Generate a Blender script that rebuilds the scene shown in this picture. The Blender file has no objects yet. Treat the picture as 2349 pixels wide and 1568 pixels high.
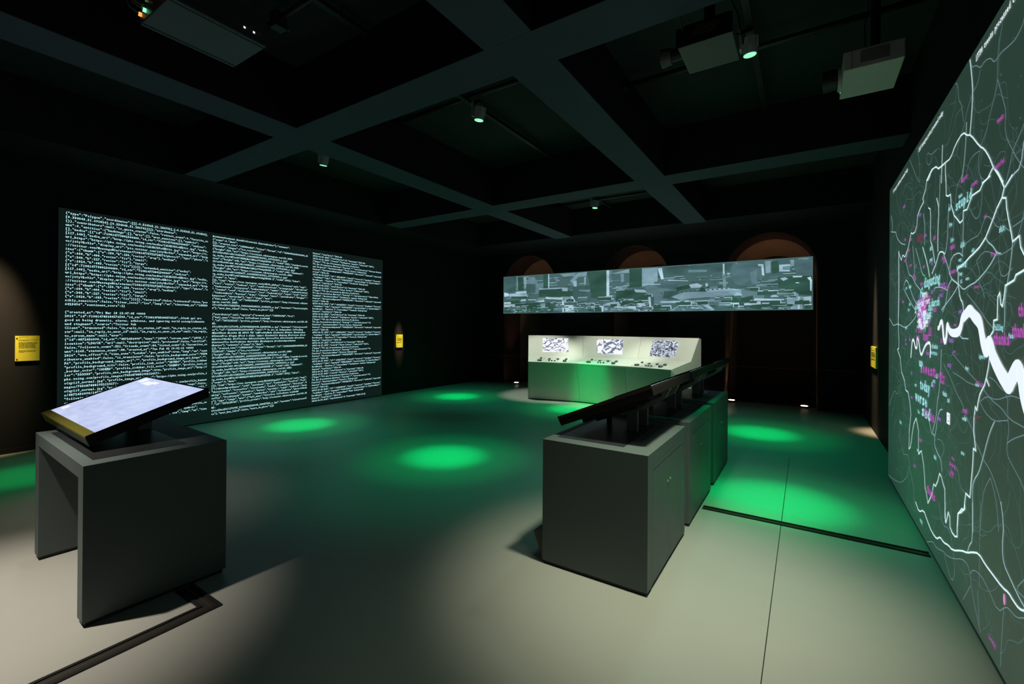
import bpy, math, random
import numpy as np
from mathutils import Matrix, Vector

# ---------------------------------------------------------------- camera, world, lights
scene = bpy.context.scene
col = scene.collection
R = math.radians

def make_camera():
    yaw, pitch, roll, f, cy, H = 0.579288, 0.001589, 0.007183, 1030.0, 748.6, 1.5
    fw = Vector((-math.sin(yaw), math.cos(yaw), 0)); r = Vector((math.cos(yaw), math.sin(yaw), 0)); u = Vector((0, 0, 1))
    f2 = fw*math.cos(pitch) + u*math.sin(pitch); u2 = u*math.cos(pitch) - fw*math.sin(pitch)
    r3 = r*math.cos(roll) + u2*math.sin(roll); u3 = u2*math.cos(roll) - r*math.sin(roll)
    cam = bpy.data.cameras.new('camera'); o = bpy.data.objects.new('camera', cam); col.objects.link(o)
    m = Matrix(((r3.x, u3.x, -f2.x, 0), (r3.y, u3.y, -f2.y, 0), (r3.z, u3.z, -f2.z, H), (0, 0, 0, 1)))
    o.matrix_world = m
    cam.sensor_fit = 'HORIZONTAL'; cam.sensor_width = 36; cam.lens = f/2349*36
    cam.shift_y = -(784-cy)/2349
    cam.clip_start = 0.05; cam.clip_end = 60
    scene.camera = o
make_camera()

world = bpy.data.worlds.new('world'); scene.world = world; world.use_nodes = True
bg = world.node_tree.nodes['Background']; bg.inputs[0].default_value = (0.35, 0.5, 0.62, 1); bg.inputs[1].default_value = 0.0
scene.view_settings.view_transform = 'Standard'; scene.view_settings.look = 'None'
scene.view_settings.exposure = 0.0; scene.view_settings.gamma = 1.0; scene.view_settings.use_curve_mapping = False

def spot(name, loc, target, watts, color, angle, blend=0.5, radius=0.04):
    l = bpy.data.lights.new(name, 'SPOT'); l.energy = watts; l.color = color; l.spot_size = R(angle); l.spot_blend = blend
    l.shadow_soft_size = radius
    o = bpy.data.objects.new(name, l); col.objects.link(o); o.location = loc
    d = Vector(target) - Vector(loc); o.rotation_euler = d.to_track_quat('-Z', 'Y').to_euler()
    return o
GREEN = (0.0, 1.0, 0.22); WARM = (0.96, 1.0, 0.74); WHITE = (0.95, 1.0, 0.86); TUNG = (1.0, 0.72, 0.42); EMBER = (1.0, 0.60, 0.34)
# green downlights: (fixture position, spot centre on the floor)
GREENS = [((-2.95, 3.83, 3.72), (-3.49, 3.94, 0)), ((-5.60, 3.76, 3.72), (-6.40, 3.95, 0)), ((-0.39, 4.09, 3.72), (-0.22, 4.55, 0)),
          ((-3.28, 7.79, 3.72), (-3.58, 7.55, 0)), ((-5.9, 7.1, 3.72), (-6.30, 7.48, 0)), ((-0.40, 6.65, 3.72), (-0.55, 7.40, 0)),
          ((-5.90, 1.05, 3.72), (-6.45, 1.09, 0))]
for i, (p, t) in enumerate(GREENS):
    e = 0.28 if i == 6 else 1.0
    q = (p[0], p[1], p[2]-0.03)
    spot('green_beam', q, t, 880*e, GREEN, 21 if i == 2 else 18, 1.0, 0.07)
    spot('green_beam', q, t, 200*e, GREEN, 36, 1.0, 0.07)
    spot('green_spill', q, t, 95*e, (0.0, 1.0, 0.50), 70, 1.0, 0.07)
spot('green_beam', (-3.15, 6.45, 3.75), (-3.50, 8.2, 0.28), 950, GREEN, 15, 1.0, 0.07)
spot('cool_fill', (-1.0, 5.0, 3.72), (-1.0, 4.0, 0.8), 60, (0.45, 1.0, 0.85), 80, 1.0, 0.1)  # added fill lamp for cool ambient, standing in for map screen light
# warm and white track spots of the room, plus one added weak fill
spot('warm_beam', (-3.70, -0.32, 3.7), (-3.42, 0.22, 0), 860, (1.0, 0.91, 0.78), 45, 1.0, 0.05)
spot('warm_beam', (-5.3, 1.3, 3.7), (-4.7, 1.25, 0), 90, (1.0, 0.86, 0.70), 42, 1.0, 0.05)
spot('warm_beam', (-0.35, 2.42, 3.5), (-0.66, 2.80, 0), 540, WARM, 49, 1.0, 0.12)
spot('warm_beam', (0.10, 1.6, 3.7), (-0.1, 1.9, 0), 38, WARM, 75, 1.0, 0.12)  # weak fill lamp, added to lift the near desk face
spot('white_beam', (-4.95, 7.35, 3.72), (-4.80, 8.45, 0.9), 340, WHITE, 36, 0.6, 0.05)
spot('white_beam', (-3.25, 7.45, 3.72), (-3.40, 8.65, 0.95), 300, WHITE, 46, 0.6, 0.05)
spot('white_beam', (-1.15, 7.25, 3.72), (-2.1, 8.5, 0.9), 380, WHITE, 38, 0.6, 0.05)
# the three label spots
spot('label_beam', (-6.90, 1.0, 3.40), (-7.70, 0.95, 1.45), 900, TUNG, 26, 1.0, 0.06)
spot('label_beam', (-6.95, 7.05, 3.40), (-7.70, 7.10, 1.18), 900, TUNG, 8, 1.0, 0.03)
spot('label_beam', (0.35, 8.4, 3.7), (0.85, 8.4, 1.15), 1300, TUNG, 16, 1.0, 0.10)
# uplights at the feet of the arches
UPS = [(-6.44, 10.08), (-1.275, 10.26), (-0.015, 10.30)]
for (x, y), dx in zip(UPS, (-0.10, -0.04, 0.05)):
    spot('uplight_beam', (x, y, 0.07), (x+dx, y+0.9, 3.4), 26, EMBER, 50, 0.9, 0.02)
spot('uplight_beam', (-2.65, 10.28, 0.07), (-3.0, 11.2, 3.4), 26, EMBER, 50, 0.9, 0.02)

# ---------------------------------------------------------------- materials
def mat(name, color, rough=0.6, metal=0.0, noise=0.0, nscale=6.0, bump=0.0, spec=0.5):
    m = bpy.data.materials.new(name); m.use_nodes = True; nt = m.node_tree; b = nt.nodes['Principled BSDF']
    b.inputs['Base Color'].default_value = (*color, 1); b.inputs['Roughness'].default_value = rough; b.inputs['Metallic'].default_value = metal
    b.inputs['Specular IOR Level'].default_value = spec
    tc = nt.nodes.new('ShaderNodeTexCoord'); n = nt.nodes.new('ShaderNodeTexNoise'); n.inputs['Scale'].default_value = nscale; n.inputs['Detail'].default_value = 6
    nt.links.new(tc.outputs['Object'], n.inputs['Vector'])
    if noise:
        mx = nt.nodes.new('ShaderNodeMixRGB'); mx.inputs[1].default_value = (*[c*(1-noise) for c in color], 1); mx.inputs[2].default_value = (*[min(1, c*(1+noise)) for c in color], 1)
        nt.links.new(n.outputs['Fac'], mx.inputs[0]); nt.links.new(mx.outputs[0], b.inputs['Base Color'])
    if bump:
        bp = nt.nodes.new('ShaderNodeBump'); bp.inputs['Strength'].default_value = bump; bp.inputs['Distance'].default_value = 0.01
        nt.links.new(n.outputs['Fac'], bp.inputs['Height']); nt.links.new(bp.outputs[0], b.inputs['Normal'])
    return m
def emi(name, color, strength, base=(0.02, 0.02, 0.02), rough=0.5):
    m = mat(name, base, rough); b = m.node_tree.nodes['Principled BSDF']
    b.inputs['Emission Color'].default_value = (*color, 1); b.inputs['Emission Strength'].default_value = strength
    return m
M = {
 'wall': mat('black_wall_paint', (0.016, 0.016, 0.016), 0.75, noise=0.15, nscale=3, spec=0.15),
 'slab': mat('dark_ceiling_paint', (0.026, 0.031, 0.034), 0.8, noise=0.12, nscale=2, spec=0.2),
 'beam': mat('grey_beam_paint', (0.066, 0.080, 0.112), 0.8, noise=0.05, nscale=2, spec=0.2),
 'beamshade': mat('beam_side_painted_shade', (0.018, 0.013, 0.013), 0.8, noise=0.1, nscale=2, spec=0.2),  # beam sides catch less light; that shade is put into this colour
 'floor': mat('grey_vinyl_floor', (0.33, 0.33, 0.30), 0.42, noise=0.05, nscale=1.5, spec=0.35),
 'desk': mat('grey_painted_board', (0.088, 0.115, 0.112), 0.55, noise=0.04, nscale=4, spec=0.3),
 'deskin': mat('dark_grey_board', (0.07, 0.06, 0.065), 0.6, noise=0.04, nscale=4, spec=0.3),
 'black': mat('matt_black', (0.012, 0.012, 0.013), 0.5, noise=0.1),
 'inset': mat('black_desk_inset', (0.022, 0.024, 0.026), 0.35, noise=0.1),
 'casing': mat('black_metal_casing', (0.014, 0.010, 0.009), 0.6, noise=0.1, spec=0.2),
 'bracket': mat('grey_steel_bracket', (0.16, 0.16, 0.155), 0.5, 0.1),
 'yellow': mat('yellow_board', (0.80, 0.72, 0.05), 0.5, noise=0.03),
 'yellowtrim': mat('yellow_anodised_edge', (0.10, 0.094, 0.010), 0.4, noise=0.03),
 'ink': mat('dark_green_ink', (0.16, 0.16, 0.02), 0.6),
 'console': mat('cream_console_paint', (0.60, 0.61, 0.54), 0.5, noise=0.02, spec=0.3),
 'knob': mat('dark_grey_plastic', (0.05, 0.055, 0.055), 0.35),
 'screen': mat('grey_projection_paint', (0.30, 0.30, 0.27), 0.6, noise=0.03, spec=0.2),
 'screen_l': mat('dark_projection_paint', (0.065, 0.07, 0.07), 0.6, noise=0.03, spec=0.2),
 'metal': mat('dull_aluminium', (0.55, 0.55, 0.56), 0.35, 0.9),
 'brass': mat('brass', (0.75, 0.55, 0.22), 0.3, 1.0),
 'groove': mat('dark_channel_metal', (0.035, 0.033, 0.03), 0.4, 0.6),
 'pipe': mat('black_steel_pipe', (0.03, 0.03, 0.032), 0.4, 0.3),
 'lampbody': mat('silver_lamp_body', (0.62, 0.60, 0.62), 0.4, 0.1),
 'projblack': mat('charcoal_projector_case', (0.06, 0.065, 0.07), 0.45, noise=0.05),
 'projgrey': mat('dark_grey_projector_case', (0.10, 0.10, 0.10), 0.5),
 'projwhite': mat('pale_beige_projector_case', (0.55, 0.50, 0.47), 0.5),
 'grille': mat('brown_grille', (0.12, 0.085, 0.07), 0.6),
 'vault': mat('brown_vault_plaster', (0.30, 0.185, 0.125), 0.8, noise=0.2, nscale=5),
 'niche': mat('dark_niche_surface', (0.05, 0.022, 0.018), 0.8, noise=0.2, nscale=5),
 'cord': mat('red_cord', (0.5, 0.06, 0.07), 0.5),
 'lens': emi('lamp_lens_green', (0.28, 1.0, 0.48), 1.3),
 'uplens': emi('lamp_lens_warm', (1.0, 0.75, 0.5), 9.0),
 'glass': mat('projector_lens_glass', (0.05, 0.06, 0.08), 0.08, spec=1.0),
 'text_l': emi('projected_text_cyan', (0.50, 0.87, 0.93), 1.0),
 'white_t': emi('projected_white', (0.84, 0.93, 1.0), 1.0),
 'cyan_t': emi('projected_cyan', (0.42, 0.92, 0.95), 0.85),
 'mag_t': emi('projected_magenta', (0.62, 0.10, 0.62), 0.75),
 'vio_t': emi('projected_violet', (0.42, 0.16, 0.72), 0.75),
 'dark_t': emi('projected_crimson', (0.32, 0.04, 0.14), 0.6),
 'line_b': emi('projected_line_bright', (0.72, 0.98, 1.0), 0.95),
 'line_m': emi('projected_line_mid', (0.50, 0.78, 0.82), 0.65),
 'line_d': emi('projected_line_dim', (0.26, 0.43, 0.45), 0.5),
 'line_f': emi('projected_line_faint', (0.13, 0.24, 0.215), 0.45),
 'led_green': emi('led_green', (0.2, 1.0, 0.4), 2.0), 'led_amber': emi('led_amber', (1.0, 0.35, 0.08), 1.5), 'led_white': emi('led_white', (0.8, 0.85, 1.0), 1.2),
 'padglow': emi('pad_glow', (0.4, 1.0, 0.72), 0.9),
}
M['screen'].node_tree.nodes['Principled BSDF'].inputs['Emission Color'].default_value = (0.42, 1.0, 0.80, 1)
M['screen'].node_tree.nodes['Principled BSDF'].inputs['Emission Strength'].default_value = 0.034  # map panel glow: projector black level, with green floor bounce painted in
M['screen_l'].node_tree.nodes['Principled BSDF'].inputs['Emission Color'].default_value = (0.45, 0.9, 0.9, 1)
M['screen_l'].node_tree.nodes['Principled BSDF'].inputs['Emission Strength'].default_value = 0.008

def picture_mat(name, lo, hi, scale, kind, strength, stretch=(1, 1, 1), sharp=0.06, mid=0.5):
    m = bpy.data.materials.new(name); m.use_nodes = True; nt = m.node_tree; b = nt.nodes['Principled BSDF']
    b.inputs['Base Color'].default_value = (0.02, 0.02, 0.02, 1); b.inputs['Roughness'].default_value = 0.2
    tc = nt.nodes.new('ShaderNodeTexCoord'); mp = nt.nodes.new('ShaderNodeMapping'); mp.inputs['Scale'].default_value = stretch
    nt.links.new(tc.outputs['Object'], mp.inputs['Vector'])
    n = nt.nodes.new('ShaderNodeTexNoise'); n.inputs['Scale'].default_value = scale; n.inputs['Detail'].default_value = 3; n.inputs['Distortion'].default_value = 2.5 if kind else 0.6
    nt.links.new(mp.outputs[0], n.inputs['Vector'])
    r = nt.nodes.new('ShaderNodeValToRGB'); r.color_ramp.elements[0].position = mid-sharp; r.color_ramp.elements[0].color = (*lo, 1)
    r.color_ramp.elements[1].position = mid+sharp; r.color_ramp.elements[1].color = (*hi, 1)
    nt.links.new(n.outputs['Fac'], r.inputs[0]); nt.links.new(r.outputs[0], b.inputs['Emission Color']); b.inputs['Emission Strength'].default_value = strength
    return m
M['pic1'] = picture_mat('display_picture_pale', (0.10, 0.13, 0.22), (0.95, 0.95, 1.0), 6.5, 1, 1.0, (1, 1, 1.6), 0.02, 0.45)
M['pic2'] = picture_mat('display_picture_mixed', (0.14, 0.18, 0.28), (0.95, 0.95, 1.0), 5.5, 1, 1.0, (1, 1, 1.2), 0.02, 0.48)
M['pic3'] = picture_mat('display_picture_dark', (0.03, 0.04, 0.09), (0.75, 0.82, 0.95), 11, 1, 0.9, (1, 1, 1.2), 0.08, 0.50)
M['touch'] = picture_mat('display_pale_map', (0.44, 0.52, 0.82), (0.66, 0.72, 0.97), 8, 0, 0.98, (1, 2.5, 1), 0.3)
M['touchdim'] = picture_mat('display_dim_map', (0.44, 0.52, 0.82), (0.66, 0.72, 0.97), 8, 0, 0.12, (1, 2.5, 1), 0.3)
M['touchwhite'] = emi('display_painted_reflection', (0.92, 0.94, 1.0), 1.0)

# ---------------------------------------------------------------- mesh helpers
class MB:
    def __init__(s): s.v = []; s.f = []; s.m = Matrix.Identity(4)
    def add(s, vs, fs):
        n = len(s.v); s.v += [tuple(s.m @ Vector(v)) for v in vs]; s.f += [tuple(i+n for i in f) for f in fs]; return s
    def box(s, x0, x1, y0, y1, z0, z1):
        return s.add([(x0,y0,z0),(x1,y0,z0),(x1,y1,z0),(x0,y1,z0),(x0,y0,z1),(x1,y0,z1),(x1,y1,z1),(x0,y1,z1)],
                     [(3,2,1,0),(4,5,6,7),(0,1,5,4),(1,2,6,5),(2,3,7,6),(3,0,4,7)])
    def hull8(s, bot, top):   # two quads, bottom and top, each counter-clockwise from above
        return s.add(list(bot)+list(top), [(3,2,1,0),(4,5,6,7),(0,1,5,4),(1,2,6,5),(2,3,7,6),(3,0,4,7)])
    def prism(s, pts, axis, a, b):   # polygon extruded along an axis; pts are the other two coordinates in order
        def P(p, c): return {'x': (c, p[0], p[1]), 'y': (p[0], c, p[1]), 'z': (p[0], p[1], c)}[axis]
        n = len(pts); vs = [P(p, a) for p in pts]+[P(p, b) for p in pts]
        return s.add(vs, [tuple(range(n))[::-1], tuple(range(n, 2*n))]+[(i, (i+1) % n, n+(i+1) % n, n+i) for i in range(n)])
    def tube(s, pts, r, n=10):
        pts = [Vector(p) for p in pts]; rings = []
        for i, p in enumerate(pts):
            d = (pts[min(i+1, len(pts)-1)]-pts[max(i-1, 0)]).normalized()
            a = d.cross(Vector((0, 0, 1)) if abs(d.z) < 0.9 else Vector((1, 0, 0))).normalized(); b = d.cross(a)
            rr = r[i] if isinstance(r, (list, tuple)) else r
            rings.append([p+a*rr*math.cos(t*2*math.pi/n)+b*rr*math.sin(t*2*math.pi/n) for t in range(n)])
        vs = [v for g in rings for v in g]; fs = []
        for k in range(len(rings)-1):
            for t in range(n): fs.append((k*n+t, k*n+(t+1) % n, (k+1)*n+(t+1) % n, (k+1)*n+t))
        fs += [tuple(range(n))[::-1], tuple(range((len(rings)-1)*n, len(rings)*n))]
        return s.add(vs, fs)
    def poly(s, pts): return s.add(pts, [tuple(range(len(pts)))])
    def build(s, name, m, parent=None, bevel=0.0, smooth=False, loc=None):
        me = bpy.data.meshes.new(name); vs = s.v
        if loc: vs = [(a-loc[0], b-loc[1], c-loc[2]) for a, b, c in vs]
        me.from_pydata(vs, [], s.f); me.update()
        import bmesh
        bm = bmesh.new(); bm.from_mesh(me)
        if all(len(f.verts) > 0 for f in bm.faces) and not getattr(s, 'flat', False): bmesh.ops.recalc_face_normals(bm, faces=bm.faces)
        bm.to_mesh(me); bm.free()
        me.materials.append(m if not isinstance(m, str) else M[m])
        if smooth:
            for p in me.polygons: p.use_smooth = True
        o = bpy.data.objects.new(name, me); col.objects.link(o)
        if loc: o.location = loc
        if parent: o.parent = parent
        if bevel:
            b = o.modifiers.new('bevel', 'BEVEL'); b.width = bevel; b.segments = 2; b.limit_method = 'ANGLE'
        return o
def tag(o, label=None, cat=None, group=None, kind=None):
    if label: o['label'] = label
    if cat: o['category'] = cat
    if group: o['group'] = group
    if kind: o['kind'] = kind
    return o
def thing(name, loc, label, cat, rz=0, group=None):
    o = bpy.data.objects.new(name, None); col.objects.link(o); o.location = loc; o.rotation_euler = (0, 0, rz); o.empty_display_size = 0.1
    return tag(o, label, cat, group)
def struct(name, mb, m, **k): return tag(mb.build(name, m, **k), kind='structure')
def copy_tree(o, parent=None):
    c = o.copy(); col.objects.link(c); c.parent = parent
    for ch in list(o.children): copy_tree(ch, c)
    return c

# ---------------------------------------------------------------- the room
XL, XR, YB, YF, ZS, ZB = -7.70, 0.85, 10.05, -3.2, 4.03, 3.44
struct('floor', MB().box(XL-0.2, XR+0.2, YF-0.2, 12.3, -0.1, 0), 'floor')
struct('ceiling', MB().box(XL-0.2, XR+0.2, YF-0.2, YB+0.1, ZS, ZS+0.15), 'slab')
struct('wall_left', MB().box(XL-0.2, XL, YF-0.2, YB+0.1, 0, ZS), 'wall')
struct('wall_right', MB().box(XR, XR+0.2, YF-0.2, YB+0.1, 0, ZS), 'wall')
struct('wall_front', MB().box(XL-0.2, XR+0.2, YF-0.2, YF, 0, ZS), 'wall')
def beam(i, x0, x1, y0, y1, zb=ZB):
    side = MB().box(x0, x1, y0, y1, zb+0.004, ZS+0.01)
    o = struct('trim_%d' % i, side, 'beamshade')
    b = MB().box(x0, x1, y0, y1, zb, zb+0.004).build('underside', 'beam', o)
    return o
YE = 8.75
k = 1
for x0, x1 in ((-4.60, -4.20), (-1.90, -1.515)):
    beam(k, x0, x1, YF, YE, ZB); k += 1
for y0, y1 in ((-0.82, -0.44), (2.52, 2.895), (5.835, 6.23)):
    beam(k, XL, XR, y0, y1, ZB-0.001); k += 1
# black bulkhead over the arches
struct('trim_7', MB().box(XL, XR, YE, YB, ZB+0.03, ZS), 'wall')
struct('trim_6', MB().box(XL, -6.72, YF, YE, ZB-0.006, ZS), 'wall')  # added black box painting the beams' fade into darkness by the left wall
# back wall with three arched openings running back as short vaults
ARCH = [(-6.06, 0.775), (-3.27, 0.775), (-0.60, 0.785)]
ZC = 2.60
def arch_wall():
    mb = MB(); x = XL
    N = 28
    for cx, r in ARCH:
        mb.add([(x, YB, 0), (cx-r, YB, 0), (cx-r, YB, ZS), (x, YB, ZS)], [(0, 1, 2, 3)])
        for i in range(N):
            a, b = math.pi-math.pi*i/N, math.pi-math.pi*(i+1)/N
            p, q = (cx+r*math.cos(a), ZC+r*math.sin(a)), (cx+r*math.cos(b), ZC+r*math.sin(b))
            mb.add([(p[0], YB, p[1]), (q[0], YB, q[1]), (q[0], YB, ZS), (p[0], YB, ZS)], [(0, 1, 2, 3)])
        x = cx+r
    mb.add([(x, YB, 0), (XR, YB, 0), (XR, YB, ZS), (x, YB, ZS)], [(0, 1, 2, 3)])
    return mb
def arch_ring(cx, r, y0, z0, y1, z1, base=True):
    mb = MB(); N = 28
    def prof(y, zc): return ([(cx-r, y, 0)] if base else [])+[(cx+r*math.cos(math.pi-math.pi*i/N), y, zc+r*math.sin(math.pi-math.pi*i/N)) for i in range(N+1)]+([(cx+r, y, 0)] if base else [])
    a, b = prof(y0, z0), prof(y1, z1); n = len(a)
    mb.add(a+b, [(i, i+1, n+i+1, n+i) for i in range(n-1)])
    return mb
wb = struct('wall_back', arch_wall(), 'wall')
for i, (cx, r) in enumerate(ARCH):
    arch_ring(cx, r, YB, ZC, 10.88, ZC).build('arch_reveal', 'niche', wb)  # front reveal, darker than the deeper vault
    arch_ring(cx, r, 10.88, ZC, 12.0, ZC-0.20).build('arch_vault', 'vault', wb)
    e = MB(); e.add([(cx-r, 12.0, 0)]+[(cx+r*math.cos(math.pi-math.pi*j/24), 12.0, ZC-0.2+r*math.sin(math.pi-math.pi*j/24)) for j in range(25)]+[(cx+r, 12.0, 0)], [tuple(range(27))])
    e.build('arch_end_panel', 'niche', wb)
    MB().box(cx-r, cx+r, 10.35, 12.0, 0, 0.03).build('arch_sill', 'black', wb)
# floor seam and cable channels
struct('trim_8', MB().box(-0.153, -0.149, -1.0, 6.2, -0.002, 0.0012), 'groove')
struct('trim_9', MB().box(XL, XL+0.015, YF, 1.5, 0, 0.06), 'wall')
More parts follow.
